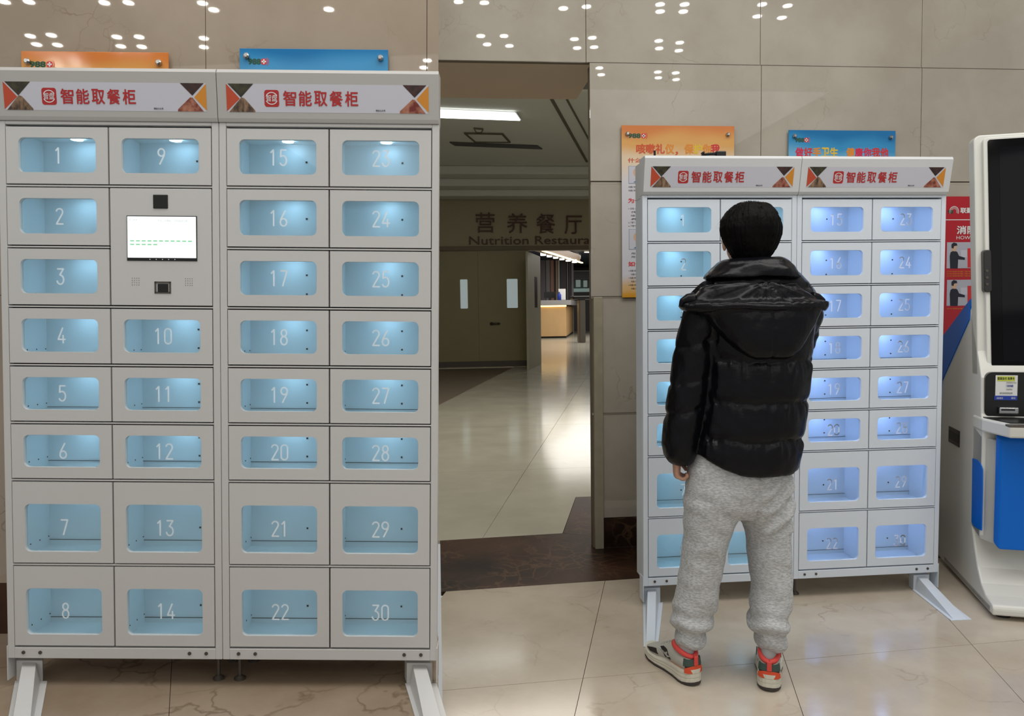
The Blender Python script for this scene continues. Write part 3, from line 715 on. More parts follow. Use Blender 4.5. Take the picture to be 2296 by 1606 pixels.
def poster(place, x0, x1, z0, z1, yb, kind, label):
    t = thing('wall_poster', label, 'poster', ((x0+x1)/2, yb-0.01, z0), place, 'acrylic notice boards')
    st = OR_ST if kind == 'orange' else BL_ST
    wob = 0.10 if kind == 'orange' else 0.13
    m = poster_mat('poster_'+kind+('_w' if place is ML else '_c'), st, wave=wob, z0=z0+wob*0.5, z1=z1+wob*0.5)
    g = G(); g.box(x0, x1, yb-0.018, yb-0.012, z0, z1); sh = obj('sheet', g, m, t, bevel=0.001, seg=1)
    y = yb-0.0185
    W = x1-x0; mp = lambda u, v: (x0+u*W, y, z1-v*W)        # v measured downwards in sheet widths
    mpi = lambda u, v: (x0+u*W, y, z1-W+v*W)
    def tx(s, u0, u1, v0, v1, m_, bold=0.03, nm='lettering', lab=None):
        g = G(); text_on(g, s, (u0,u1,1-v1,1-v0), mpi, bold); return obj(nm, g, m_, sh, label=lab)
    if kind == 'orange':
        for u in (0.05, 0.94): standoff(t, x0+u*W, yb-0.018, z1-0.073*W)
        logo(sh, mpi, 0.06, 0.24, 1-0.106, 1-0.070)
        for ch, a, m_ in (('咳',0.13,M_br),('嗽',0.215,M_br),('礼',0.30,M_br),('仪',0.385,M_oy),('，',0.475,M_br),('保',0.555,M_oy),('护',0.635,M_yy),('你',0.715,M_oy),('我',0.79,M_rd)):
            if ch == '，': tx(ch, a, a+0.02, 0.222, 0.25, m_)
            else: tx(ch, a, a+0.077, 0.158, 0.238, m_, 0.04)
        tx('什么时候需要戴口罩', 0.055, 0.60, 0.277, 0.315, M_br)
        tx('为什么要遵守咳嗽礼仪', 0.055, 0.66, 0.62, 0.66, M_rd)
        tx('如何做到咳嗽礼仪', 0.055, 0.55, 1.165, 1.205, M_rd)
        for k in range(2): tx('咳嗽或打喷嚏时遮住口鼻并且', 0.06, 0.62, 0.515+k*0.03, 0.533+k*0.03, M_blackprint, 0.0, 'small_text')
        for k, s in enumerate(('•许多严重的疾病会通过飞沫','传播给身边的其他人','咳嗽和打喷嚏会使病毒扩散','养成良好习惯很重要','•不随地吐痰保持环境清洁','•不要用手直接遮挡口鼻')):
            tx(s, 0.055 if s[0] == '•' else 0.08, 0.60, 0.70+k*0.030, 0.718+k*0.030, M_blackprint, 0.0, 'small_text')
        for k in range(2): tx('用纸巾遮住口鼻后丢进垃圾桶', 0.08, 0.6, 1.085+k*0.03, 1.103+k*0.03, M_blackprint, 0.0, 'small_text')
        for k in range(6): tx(('•' if k % 2 == 0 else '')+'咳嗽打喷嚏后立即洗手避免触摸', 0.055 if k % 2 == 0 else 0.08, 0.6, 1.235+k*0.031, 1.253+k*0.031, M_blackprint, 0.0, 'small_text')
        for (v0, v1) in ((0.345,0.495),(0.885,1.06)):
            fr_ = rectp('picture_frame', x0+0.06*W, x0+0.34*W, z1-v1*W, z1-v0*W, y, mat('print_frame', (120,140,160), 0.5), sh)
            rectp('picture_ground', x0+0.063*W, x0+0.337*W, z1-(v1-.003)*W, z1-(v0+.003)*W, y-0.0004, M_sign, sh)
            g = G(); cx, cz = 0.135, (v0+v1)/2-0.02
            pts = [(cx+0.035*math.cos(2*math.pi*k/16), 1-cz+0.04*math.sin(2*math.pi*k/16)) for k in range(16)]
            g.add([tuple(Vector(mpi(*p))+Vector((0,-0.0013,0))) for p in pts], [tuple(range(16))])
            obj('printed_face', g, mat('print_skin', (206,170,140), 0.5), sh)
            g = G(); g.add([tuple(Vector(mpi(u, 1-v))+Vector((0,-0.0016,0))) for u, v in ((0.10,v1-0.01),(0.16,v1-0.05),(0.22,v1-0.06),(0.24,v1-0.01))], [(0,1,2,3)])
            obj('printed_hand', g, M_bl, sh)
    else:
        for u in (0.05, 0.95): standoff(t, x0+u*W, yb-0.018, z1-0.06*W if u > .5 else z1-0.055*W)
        logo(sh, mpi, 0.06, 0.20, 1-0.105, 1-0.07)
        cs = (M_cm,M_rd,M_oy,M_yy,M_yy,None,M_oy,M_cm,M_cm,M_rd,M_rd)
        for ch, a, m_ in zip('做好手卫生 健康你我他', (0.065,0.145,0.225,0.305,0.385,0,0.54,0.62,0.70,0.78,0.86), cs):
            if ch != ' ': tx(ch, a, a+0.073, 0.155, 0.235, m_, 0.04)
        tx('一请记住五个重要的洗手时机', 0.14, 0.82, 0.275, 0.325, M_bl)
        for k in range(8): tx('接触食物前后请用流动的清水洗手', 0.1, 0.9, 0.4+k*0.09, 0.44+k*0.09, M_bl, 0.0, 'small_text')
    return t
poster(MI, -0.594, 0.040, 1.408, 2.343, WYR, 'orange', 'orange and white cough manners notice on marble wall behind the person\'s locker')
poster(MI, 0.352, 0.978, 1.408, 2.325, WYR, 'blue', 'blue and white hand washing notice above the violet lit locker')
poster(ML, -0.887, -0.341, 1.3, 2.206, WYL, 'orange', 'orange notice top showing above the big locker with the lit screen')
poster(ML, -0.076, 0.476, 1.3, 2.224, WYL, 'blue', 'blue notice top showing above the big locker with doors 15 to 30')
# red fire safety poster between locker and kiosk
xr0, xr1 = 1.14, 1.52
zt_, zl_ = 1.960, 1.26
P3 = lambda px, py: FR.at(px, py, 1, WYR-0.014)
t = thing('fire_poster', 'red fire safety notice with men in black suits, between locker and kiosk', 'poster', (1.3,WYR-0.01,1.0))
g = G(); g.box(xr0, xr1, WYR-0.014, WYR-0.008, 0.98, zt_); sh = obj('sheet', g, mat('poster_red', (176,20,36), 0.15), t, bevel=0.001, seg=1)
y = WYR-0.0145
def r3(name, x0p, y0p, x1p, y1p, m, dy=0.0, lab=None):
    a = P3(x0p, y1p); b = P3(x1p, y0p); g = G(); g.box(a.x, b.x, y-dy-0.0005, y-dy, a.z, b.z); return obj(name, g, m, sh, label=lab)
def t3(s, x0p, y0p, x1p, y1p, m, bold=0.0, dy=0.001):
    a = P3(x0p, y1p); b = P3(x1p, y0p); g = G(); text_on(g, s, (a.x, b.x, a.z, b.z), lambda u, v: (u, y-dy, v), bold); return obj('lettering', g, m, sh)
r3('white_line', 2118, 492, 2190, 494, M_white)
t3('联勤', 2153, 466, 2180, 478, M_white, 0.03); t3('988', 2125, 471, 2137, 479, M_gr, 0.02)
a = P3(2139, 474); g = G()
for rr in (0.014, 0.020, 0.026):
    for k in range(14):
        A = [math.radians(-30+k*240/14), math.radians(-30+(k+1)*240/14)]
        g.add([(a.x+rr*q*math.cos(t_), y-0.001, a.z+rr*q*math.sin(t_)) for t_, q in ((A[0],1),(A[1],1),(A[1],1.12),(A[0],1.12))], [(0,1,2,3)])
obj('emblem_lines', g, M_white, sh)
t3('消防', 2145, 507, 2189, 525, M_white, 0.03); t3('HOW TO', 2144, 529, 2196, 537, M_white, 0.0)
M_pic = mat('print_photo_grey', (176,176,186), 0.5); M_suit = mat('print_suit_navy', (24,24,44), 0.5)
for (ya, yb) in ((543,602),(627,686)):
    r3('picture', 2122, ya, 2200, yb, M_pic, lab='photograph of a man in a dark suit')
    def fig(pts, m, dy):
        g = G(); vs = []
        for px_, py_ in pts: q = P3(px_, ya+(py_-543)); vs.append((q.x, y-dy, q.z))
        g.add(vs, [tuple(range(len(vs)))]); obj('printed_figure', g, m, sh)
    fig([(2130,602),(2129,575),(2131,566),(2138,562),(2146,565),(2150,574),(2163,578),(2163,583),(2148,582),(2147,602)], M_suit, 0.001)
    fig([(2134,563),(2133,549),(2138,545),(2144,547),(2145,553),(2144,560),(2141,564)], mat('print_skin', (206,170,140), 0.5), 0.0012)
    fig([(2133,556),(2133,548),(2138,544),(2145,546),(2146,551),(2139,552),(2137,558)], M_suit, 0.0014)
    fig([(2154,561),(2168,561),(2168,577),(2160,577),(2154,575)], M_sign, 0.0008)
    fig([(2169,557),(2180,557),(2180,600),(2169,600)], M_rd, 0.001)
for ya in (607, 612, 617, 690): t3('打开消防栓箱门取出消防水带', 2122, ya, 2200, ya+4, M_oy)
# added black board filling the unidentified dark gap right of the big lockers
t = thing('gap_fill_board', 'tall narrow black board added to fill the dark gap at the wall end right of the big lockers', 'board', (0.64,0.4,0.0), ML)
g = G(); g.prism([(0.54,0.375,0.0),(SX+0.004,0.375,0.0),(SX-0.0005,0.42,0.0),(0.54,0.42,0.0)], (0,0,1.34)); obj('panel', g, M_black, t, bevel=0.002)
g = G(); g.prism([(0.54,0.365,0.62),(SX+0.004,0.365,0.62),(SX+0.003,0.375,0.62),(0.54,0.375,0.62)], (0,0,0.03)); obj('rail', g, M_dsteel, t)

# ================================================================== KIOSK
yaw = math.radians(-20); KO = Vector((0.72,-0.338,0)); FK = FR.sub(KO, yaw); MK = Matrix.Translation(KO) @ Matrix.Rotation(yaw, 4, 'Z')
M_kw = mat('kiosk_white', (214,214,208), 0.3); M_kb = mat('kiosk_blue', (6,104,206), 0.35, spec=0.25); M_kg = mat('kiosk_grey', (178,180,178), 0.4)
kt = thing('payment_kiosk', 'white and blue self-service kiosk with tall black screen at the right edge', 'kiosk', (0.3,0.4,0.0), MK)
prof = [(0.0,0.022),(0.0,0.052),(0.012,0.066),(0.09,0.078),(0.15,0.11),(0.20,0.165),(0.25,0.25),(0.285,0.325),(0.19,0.30),(0.175,0.32),(0.175,0.80),(0.205,0.86),(0.215,1.02),(0.40,1.37),(0.82,1.165),(0.82,0.03),(0.80,0.022)]
g = G(); g.prism([(0.0,p[0],p[1]) for p in prof], (0.60,0,0)); bd = obj('body', g, M_kw, kt, bevel=0.008)
recalc(bd)
# foot plate, tread inset
g = G(); g.prism([(0.03,0.004,0.026),(0.57,0.004,0.026),(0.60,0.03,0.026),(0.60,0.7,0.026),(0.0,0.7,0.026),(0.0,0.03,0.026)], (0,0,0.03)); obj('foot_plinth', g, M_kw, kt, bevel=0.004)
for cx_, cy_ in ((0.06,0.07),(0.54,0.07),(0.06,0.72),(0.54,0.72)):
    g = G(); g.cyl((cx_,cy_,0.0),(cx_,cy_,0.03),0.03,0.03,20); obj('rubber_foot', g, M_black, kt)
# blue fin along the rear edge
g = G(); g.prism([(-0.004,0.375,1.372),(-0.004,0.825,1.170),(-0.004,0.828,0.70),(-0.004,0.79,0.95),(-0.004,0.385,1.275)], (0.608,0,0)); obj('blue_fin', g, M_kb, kt, bevel=0.002)
g = G(); g.box(-0.004, 0.0015, 0.49, 0.66, 0.655, 0.735); hd = obj('side_handle', g, M_black, kt, bevel=0.003)
g = G(); g.box(-0.0055, -0.0035, 0.505, 0.645, 0.675, 0.715); obj('handle_recess', g, mat('handle_dark', (40,40,40), 0.5), kt)
sp_ = [(0.285,0.315),(0.30,0.36),(0.30,0.62),(0.27,0.60),(0.215,0.585),(0.19,0.55),(0.19,0.315),(0.24,0.32)]
a = [FK.at(px, py, 0, -0.003) for px, py in ((2180,1028),(2190,1031),(2198,1040),(2202,1053),(2202,1100),(2200,1190),(2196,1188),(2183,1180),(2178,1170))]
g = G(); g.prism(a, (0.004,0,0)); o = obj('blue_side_inlay', g, M_kb, kt); recalc(o)
# bevelled column and blue front door
g = G(); g.prism([(0.0,0.185,0.30),(0.062,0.135,0.285),(0.54,0.135,0.285),(0.60,0.185,0.30),(0.60,0.30,0.33),(0.0,0.30,0.33)], (0,0,0.46)); o = obj('column', g, M_kg, kt, bevel=0.004); recalc(o)
q0 = FK.at(2233,1100,1,0.11)
g = G(); g.prism([(q0.x,0.14,0.30),(q0.x+0.012,0.105,0.275),(0.54-q0.x,0.105,0.275),(0.56-q0.x,0.14,0.30)], (0,0,0.487)); o = obj('blue_front_door', g, M_kb, kt, bevel=0.012, seg=3); recalc(o)
# shelf
sh_p = [Vector((-0.006,0.17,0)), Vector((0.045,0.0,0))]
s0, s1 = sh_p
g = G(); g.prism([(s0.x,s0.y,0.785),(s1.x,s1.y,0.785),(0.55,s1.y,0.785),(0.62,s0.y,0.785),(0.62,0.30,0.785),(s0.x,0.30,0.785)], (0,0,0.058)); obj('shelf', g, M_kw, kt, bevel=0.008)
g = G(); g.prism([(s0.x+0.012,s0.y+0.012,0.8435),(s1.x+0.01,s1.y+0.025,0.8435),(0.54,s1.y+0.025,0.8435),(0.61,s0.y+0.012,0.8435),(0.61,0.22,0.8435),(s0.x+0.012,0.22,0.8435)], (0,0,0.004)); obj('shelf_inlay', g, M_black, kt)
# lower black panel
lp0 = FK.at(2208,900,1,0.20)
g = G(); g.prism([(x,0.20,z) for x, z in rrect(lp0.x,0.60,0.845,1.045,0.03)], (0,0.03,0)); obj('lower_panel', g, M_black, kt)
def kb(name, x0, y0, x1, y1, yy, m, t_=0.002, par=kt, bev=0.0, lab=None):
    a = FK.at(x0, y1, 1, yy); b = FK.at(x1, y0, 1, yy); g = G(); g.box(a.x, b.x, yy-t_, yy, a.z, b.z); return obj(name, g, m, par, bevel=bev, label=lab)
M_lab = mat('label_white', (222,222,222), 0.5); M_laby = mat('label_lime', (196,206,84), 0.5); M_labb = mat('label_blue', (30,60,160), 0.5)
lb = kb('payment_label', 2231, 842, 2282, 897, 0.199, M_lab, 0.001, lab='white sticker with lime heading and blue foot')
kb('label_heading', 2236, 844, 2276, 855, 0.1975, M_laby, 0.0004, lb); kb('label_foot', 2229, 888, 2281, 897, 0.1975, M_labb, 0.0004, lb)
def kt_(s, x0, y0, x1, y1, m, yy=0.1965, bold=0.0):
    a = FK.at(x0, y1, 1, yy); b = FK.at(x1, y0, 1, yy); g = G(); text_on(g, s, (a.x,b.x,a.z,b.z), lambda u, v: (u, yy, v), bold); obj('lettering', g, m, lb)
kt_('医保支付 免带卡', 2237, 846, 2275, 852, M_blackprint, bold=0.02)
kt_('支持医保电子凭证', 2256, 857, 2279, 860, M_blackprint); kt_('门诊挂号缴费', 2256, 863, 2272, 868, M_labb, bold=0.02); kt_('住院押金', 2256, 872, 2270, 875, M_blackprint)
kt_('请先阅读使用说明', 2241, 880, 2270, 884, M_blackprint); kt_('自助服务', 2235, 891, 2249, 895, M_lab); kt_('便民', 2267, 891, 2277, 895, M_lab)
rd = kb('card_reader', 2237, 913, 2281, 927, 0.197, M_chrome, 0.02, bev=0.004, lab='brushed metal card slot'); kb('reader_slot', 2245, 918, 2276, 921, 0.1768, M_black, 0.0006, rd)
g = G(); q = FK.at(2266,958,2,0.848); g.box(q.x-0.01, q.x+0.12, q.y-0.01, q.y+0.03, 0.8475, 0.856); obj('keypad', g, M_dsteel, kt, bevel=0.002)
# tower with the tall screen, leaning slightly back
def ty(z): return 0.262+0.125*(z-1.02)
def slab(name, x0, x1, z0, z1, off0, off1, m, r=0.02, bev=0.004, par=kt, smooth=False, lab=None):
    pts = rrect(x0, x1, z0, z1, r)
    g = G(); n = len(pts)
    A = [(x, ty(z)+off0, z) for x, z in pts]; B = [(x, ty(z)+off1, z) for x, z in pts]
    g.add(A+B, [tuple(range(n)), tuple(range(2*n-1, n-1, -1))]+[(i, i+n, (i+1)%n+n, (i+1)%n) for i in range(n)])
    o = obj(name, g, m, par, bevel=bev, label=lab); recalc(o); return o
slab('tower', 0.0, 0.64, 1.0, 2.118, 0.0, 0.075, M_kw, 0.03, 0.006)
def ka(px, py): 
    z = 1.5
    for _ in range(6): p = FK.at(px, py, 1, ty(z)-0.02); z = p.z
    return p
s_a = ka(2222, 833); s_b = ka(2214, 312)
slab('screen_surround', s_b.x-0.018, 0.60, s_a.z-0.012, s_b.z+0.008, -0.022, 0.0, M_kw, 0.02, 0.004)
scr = slab('screen', s_b.x-0.001, 0.585, s_a.z, s_b.z-0.004, -0.026, -0.022, mat('screen_black', (9,9,11), 0.08, spec=0.12), 0.012, 0.001, lab='tall switched-off black screen')
slab('screen_active_area', s_b.x+0.045, 0.56, s_a.z+0.045, s_b.z-0.04, -0.0268, -0.0262, mat('screen_glass_dark', (12,13,18), 0.06, spec=0.14), 0.002, 0.0)
c_a = ka(2219, 655); c_b = ka(2205, 561)
slab('camera_module', c_b.x-0.004, s_b.x+0.004, c_a.z, c_b.z, -0.034, 0.004, M_black, 0.012, 0.003)
g = G()
for k in range(3): zz = c_a.z+0.035+k*0.03; g.cyl((c_b.x+0.008, ty(zz)-0.037, zz), (c_b.x+0.008, ty(zz)-0.033, zz), 0.006, n=12)
obj('camera_lens', g, M_dsteel, kt)

# ================================================================== RESTAURANT BEYOND THE OPEN DOOR
def RP(px, py, y): return FR.at(px, py, 1, y)
cy_ = 31.0
a = RP(1210,758,cy_); b = RP(1270,758,cy_); 
zt = RP(1240,676,cy_).z
ct = thing('service_counter', 'pale wood reception counter with a glowing edge, seen through the open door', 'counter', (b.x,cy_+1,0))
M_wood = mat('counter_wood', (196,160,112), 0.5, var=0.12, scale=1.5, stretch=(1,1,0.3))
cp = [(-1.9,cy_),(b.x,cy_),(RP(1293,745,cy_+6).x,cy_+7.0),(-1.9,cy_+7.0)]
zb = RP(1240,686,cy_).z
g = G(); g.prism([(x,yy,0.08) for x, yy in cp], (0,0,zb-0.10)); obj('front_panel', g, M_wood, ct, bevel=0.02)
g = G(); g.prism([(x,yy+0.1,0.0) for x, yy in cp], (0,0,0.08)); obj('plinth', g, M_black, ct)
g = G(); g.prism([(cp[0][0],cy_-0.15,zb+0.03),(b.x+0.2,cy_-0.15,zb+0.03),(cp[2][0]+0.3,cy_+7.0,zb+0.03),(-1.9,cy_+7.0,zb+0.03)], (0,0,0.22)); obj('worktop', g, mat('worktop_grey', (150,148,150), 0.3), ct, bevel=0.01)
g = G(); g.box(-1.9, b.x, cy_-0.06, cy_-0.02, zb-0.04, zb+0.02); obj('light_strip', g, glow('strip_warm', (255,214,130), 4.0), ct)
zw = zb+0.25
q = RP(1252,648,cy_+0.3)
mt = thing('menu_stand', 'small white menu stand on the pale wood counter', 'menu stand', (q.x,cy_+0.3,zw))
g = G(); g.box(q.x, RP(1268,648,cy_+.3).x, cy_+0.28, cy_+0.32, zw+0.02, q.z); obj('board', g, M_white, mt); g = G(); g.box(q.x, RP(1268,648,cy_+.3).x, cy_+0.2, cy_+0.4, zw, zw+0.02); obj('foot', g, M_dsteel, mt)
q = RP(1254,655,cy_+0.1)
bt = thing('bottle', 'small blue bottle beside the menu stand on the counter', 'bottle', (q.x,cy_+0.1,zw))
g = G(); g.tube([(q.x,cy_+.1,zw),(q.x,cy_+.1,zw+.25),(q.x,cy_+.1,zw+.32),(q.x,cy_+.1,zw+.38)], [0.09,0.09,0.04,0.035], 14); obj('body', g, M_labb, bt, smooth=True); g = G(); g.cyl((q.x,cy_+.1,zw+.38),(q.x,cy_+.1,zw+.43),.045); obj('cap', g, M_white, bt)
q = RP(1220,662,cy_+1)
mo = thing('till_screen', 'dark till screen on the pale wood counter beside the open door leaf', 'monitor', (q.x,cy_+1,zw))
g = G(); g.box(q.x, q.x+0.55, cy_+0.98, cy_+1.02, zw+0.12, q.z+0.15); obj('display', g, M_black, mo); g = G(); g.box(q.x+.22, q.x+0.33, cy_+0.98, cy_+1.05, zw, zw+0.12); obj('stand', g, M_black, mo)
# panelled wall behind the counter
yw = 38.2
pw = thing('wall_panelling', 'wood and grey upright wall panels behind the counter in the restaurant', 'panelling', (4,yw,0))
pc = [(1212,1224,(120,112,116)),(1224,1234,(146,140,140)),(1234,1243,(168,124,104)),(1243,1246,(60,54,52)),(1246,1251,(176,150,120)),(1251,1256,(210,206,196)),(1256,1271,(66,60,64)),(1271,1275,(130,126,128)),(1275,1281,(60,58,62)),(1281,1287,(140,136,138))]
for x0, x1, c in pc:
    a = RP(x0,600,yw); b = RP(x1,600,yw); g = G(); g.box(a.x, b.x-0.03, yw, yw+0.1, 0, 4.0); obj('panel', g, mat('restpanel_%d'%x0, c, 0.5), pw)
# cooking hood / glass screen further back
yk = 43.0
kh = thing('kitchen_servery', 'steel and green glass servery at the back of the restaurant', 'servery', (8,yk,0))
for nm, x0,y0,x1,y1,c,em in (('glass_front',1284,628,1330,648,(90,120,112),0),('top_shelf',1284,606,1330,610,(176,176,180),0),('counter_top',1284,646,1330,655,(170,196,190),0.25),('tray',1291,628,1301,644,(190,206,200),0.2),('tray',1308,629,1316,644,(190,206,200),0.2),('back_panel',1284,610,1330,628,(120,118,122),0),('base',1284,655,1330,742,(70,66,66),0)):
    a = RP(x0,y1,yk); b = RP(x1,y0,yk); g = G(); g.box(a.x, b.x, yk-(0.1 if nm=='tray' else 0), yk+0.3, (0 if nm=='base' else a.z), b.z); obj(nm, g, mat('serv_'+nm, c, 0.4, emit=c if em else None, estr=em), kh, bevel=0.01)
# turnstile at the edge of the opening
ts = RP(1305,735,30.0)
tz = thing('turnstile', 'steel and dark turnstile post beside the counter end in the restaurant', 'turnstile', (ts.x,26.0,0))
yy_ = 26.0
x0_ = RP(1299,700,yy_).x; x1_ = RP(1313,700,yy_).x
g = G(); g.box(x0_, x1_, yy_, yy_+0.5, 0, RP(1300,672,yy_).z); obj('cabinet', g, M_dsteel, tz, bevel=0.03)
g = G(); g.box(x0_-0.25, x1_+0.5, yy_-0.05, yy_+0.7, RP(1300,672,yy_).z, RP(1300,664,yy_).z); obj('top_cover', g, M_black, tz, bevel=0.03)
g = G()
for k in range(9):
    aa = math.radians(-100+k*25); 
g.tube([(x1_+0.75+0.35*math.cos(math.radians(90+k*20)), yy_+0.2, 0.75+0.45*math.sin(math.radians(90+k*20))) for k in range(19)], 0.05, 8); obj('arm', g, M_chrome, tz, smooth=True)
# ceiling strip lights of the restaurant
M_strip = glow('strip_white', (255,248,235), 2.2)
def strip(p0, p1, z, wpx, grp='restaurant ceiling strip lights', lab=''):
    a = FR.at(p0[0],p0[1],2,z); b = FR.at(p1[0],p1[1],2,z)
    d = (b-a).normalized(); n = Vector((-d.y,d.x,0))*wpx/2
    t = thing('strip_light', lab, 'lamp', tuple((a+b)/2), MI, grp)
    g = G(); g.prism([a+n,b+n,b-n,a-n], (0,0,0.03)); obj('diffuser', g, M_strip, t)
    n2 = n*1.25; g = G(); u = Vector((0,0,0.031)); g.prism([a+n2+u,b+n2+u,b-n2+u,a-n2+u], (0,0,0.06)); obj('housing', g, M_white, t)
zs = 3.905
for (p0, p1, lab) in (((1232,566.5),(1277,567.5),'nearest cool strip light on the restaurant ceiling'),((1245,571),(1295,572),'second strip light on the restaurant ceiling, behind the nearest'),((1275,575),(1300,575.6),'short third strip light on the restaurant ceiling'),((1278,579),(1300,579.5),'farthest short strip light on the restaurant ceiling'),((1312,566.5),(1326,566.8),'strip light at the jamb side of the restaurant ceiling')):
    strip(p0, p1, zs, 0.16, lab=lab)
a = FR.at(1211,563,2,3.5); b = FR.at(1300,590,2,3.5)
bk = thing('light_bulkhead', 'long lit bulkhead with small spotlights over the counter', 'bulkhead', tuple((a+b)/2))
d = (b-a).normalized(); n = Vector((-d.y,d.x,0))*0.20
g = G(); g.prism([a+n,b+n,b-n*0.1,a-n*0.1], (0,0,0.38)); obj('housing', g, M_resw, bk)
g = G(); n = Vector((-d.y,d.x,0))*0.16; e = Vector((0,0,-0.02)); g.prism([a+e-n*0.4,b+e-n*0.4,b+e-n*1.0,a+e-n*1.0], (0,0,0.05)); obj('light_strip', g, glow('strip_yellow', (255,232,170), 2.5), bk)
for k in range(6):
    p = FR.at(1218+k*14, 573.5+k*3.2, 2, 3.44); g = G(); g.cyl(p, p+Vector((0,0,0.15)), 0.11, 0.11, 12); obj('spotlight', g, M_strip, bk)
# corridor ceiling fittings
a = FR.at(900,256,2,4.38); b = FR.at(1158,254,2,4.38); c = FR.at(1166,271,2,4.38); d_ = FR.at(900,263,2,4.38)
t = thing('panel_light', 'long bright white light panel in the corridor ceiling', 'lamp', tuple((b+c)/2))
A = FR.at(981,248,2,4.36); B = FR.at(1155,255,2,4.36); C = FR.at(1166,271,2,4.36); D = FR.at(981,264.5,2,4.36)
dl = (A-B); A2 = B+dl*1.8; D2 = C+(D-C)*1.8
g = G(); g.prism([A2,B,C,D2], (0,0,0.012)); obj('diffuser', g, glow('panel_glow', (250,255,250), 3.5), t)
g = G(); o1 = Vector((0.03,0.03,0.013)); g.prism([A2+o1,B+o1,C+o1,D2+o1], (0,0,0.02)); obj('housing', g, M_white, t)
def ceil_frame(pts, wd, label, cat, name):
    q = [FR.at(px,py,2,4.395) for px,py in pts]; t = thing(name, label, cat, tuple(q[0]))
    cen = sum(q, Vector((0,0,0)))/4
    for k in range(4):
        a, b = q[k], q[(k+1)%4]; ai, bi = a+(cen-a)*wd, b+(cen-b)*wd
        g = G(); g.prism([a,b,bi,ai], (0,0,-0.025)); obj('frame_bar', g, M_groove, t)
    g = G(); g.prism([p+(cen-p)*wd for p in q], (0,0,-0.008)); obj('cover', g, M_corc, t)
ceil_frame([(1040,297),(1128,299),(1145,318),(1064,317)], 0.09, 'square access hatch in the corridor ceiling', 'hatch', 'access_hatch')
ceil_frame([(1062,286),(1084,288),(1080,296),(1068,296)], 0.16, 'small square ceiling grille before the access hatch', 'grille', 'ceiling_grille')
t = thing('air_slot', 'long dark air slot across the corridor ceiling behind the hatch', 'air vent', tuple(FR.at(1110,322,2,4.39)))
g = G(); g.prism([FR.at(px,py,2,4.395) for px,py in ((1008,318),(1205,326),(1216,333),(1020,325))], (0,0,-0.02)); o = obj('slot', g, mat('vent_grey', (84,84,84), 0.6), t); recalc(o)
for k in range(2):
    p = [FR.at(px,py,1,14.45) for px,py in ((1168,409),(1188,409))] ; 
t = thing('emergency_light', 'flat dark ceiling fitting above the corridor sign', 'lamp', tuple(FR.at(1178,409,1,14.3)))
a = FR.at(1168,411,1,14.45); b = FR.at(1190,407,1,14.45); g = G(); g.box(a.x,b.x,14.35,14.5,a.z,b.z); obj('housing', g, M_black, t, bevel=0.005)

# ================================================================== HALL DOWNLIGHTS (their images sit in the polished marble)
ZH = 4.6
M_dl = glow('downlight_glow', (255,250,240), 60.0)
me_ring = G(); me_ring.cyl((0,0,0.0),(0,0,0.02),0.075,0.075,20); me_lens = G(); me_lens.cyl((0,0,-0.004),(0,0,0.0005),0.047,0.047,20)
def mk(nm, g, m): me = bpy.data.meshes.new(nm); me.from_pydata(g.v, [], g.f); me.materials.append(m); me.update(); return me
ring_m = mk('ring', me_ring, M_white); lens_m = mk('lens', me_lens, M_dl)
spotsL = [(68,79),(115,77),(82,98),(129,99),(262,81),(312,81),(271,102),(318,103),(10,2),(65,2),(234,4),(288,4),(454,5),(479,20),(457,84),(457,104),(737,19),(958,134),(950,150),(127,140),(170,136),(139,156),(181,154)]
spotsR = [(1028,2),(1086,4),(1263,17),(1315,13),(1078,79),(1130,79),(1092,98),(1142,101),(1288,86),(1328,83),(1294,106),(1332,104),(1477,90),(1524,94),(1478,107),(1522,112),(1480,8),(1535,8),(1480,24),(1532,24),(1698,35),(1753,38),(1709,8),(1766,11),(1344,151),(1348,166),(1475,160),(1515,162),(1476,173),(1516,177)]
def lamp_at(frm, mat4, wy, px, py):
    p = frm.at(px, py, 1, wy); d = (p-frm.c).normalized(); d.y = -d.y
    P0 = mat4 @ p; D0 = mat4.to_3x3() @ d
    t_ = (ZH-0.004-P0.z)/D0.z; return P0+D0*t_
for frm, m4, wy, lst, lab, grp in ((FL, ML, WYL, spotsL, 'round hall ceiling downlight mirrored in marble above the big lockers', 'hall downlights mirrored at left'), (FR, MI, WYR, spotsR, 'round hall ceiling downlight mirrored in the marble above the corridor and posters', 'hall downlights mirrored at right')):
    for px_, py_ in lst:
        p = lamp_at(frm, m4, wy, px_, py_)
        if p.y < -15.8: p.y = -15.8
        o = bpy.data.objects.new('ceiling_downlight', ring_m); COL.objects.link(o); o.location = (p.x, p.y, ZH-0.012); set_props(o, lab, 'lamp', grp)
        c = bpy.data.objects.new('lens', lens_m); COL.objects.link(c); c.parent = o

# ================================================================== THE PERSON
def PP(px, py, y): p = FR.at(px, py, 1, y); return p.x, p.z
def ring(py, xl, xr, hd, yc, n=40, e=2.3, tilt=None):
    """horizontal ring whose outline meets the two picture columns, on the plane y = yc"""
    x0, z = PP(xl, py, yc); x1, _ = PP(xr, py, yc); cx = (x0+x1)/2; hw = (x1-x0)/2; out = []
    for k in range(n):
        a = 2*math.pi*k/n; c, s = math.cos(a), math.sin(a)
        x = cx+hw*math.copysign(abs(c)**(2/e), c); y = yc+hd*math.copysign(abs(s)**(2/e), s)
        zz = z + (tilt(x, y) if tilt else 0); out.append((x, y, zz))
    return out
YB = -0.68
man = None
# ---- body: one skin
g = G()
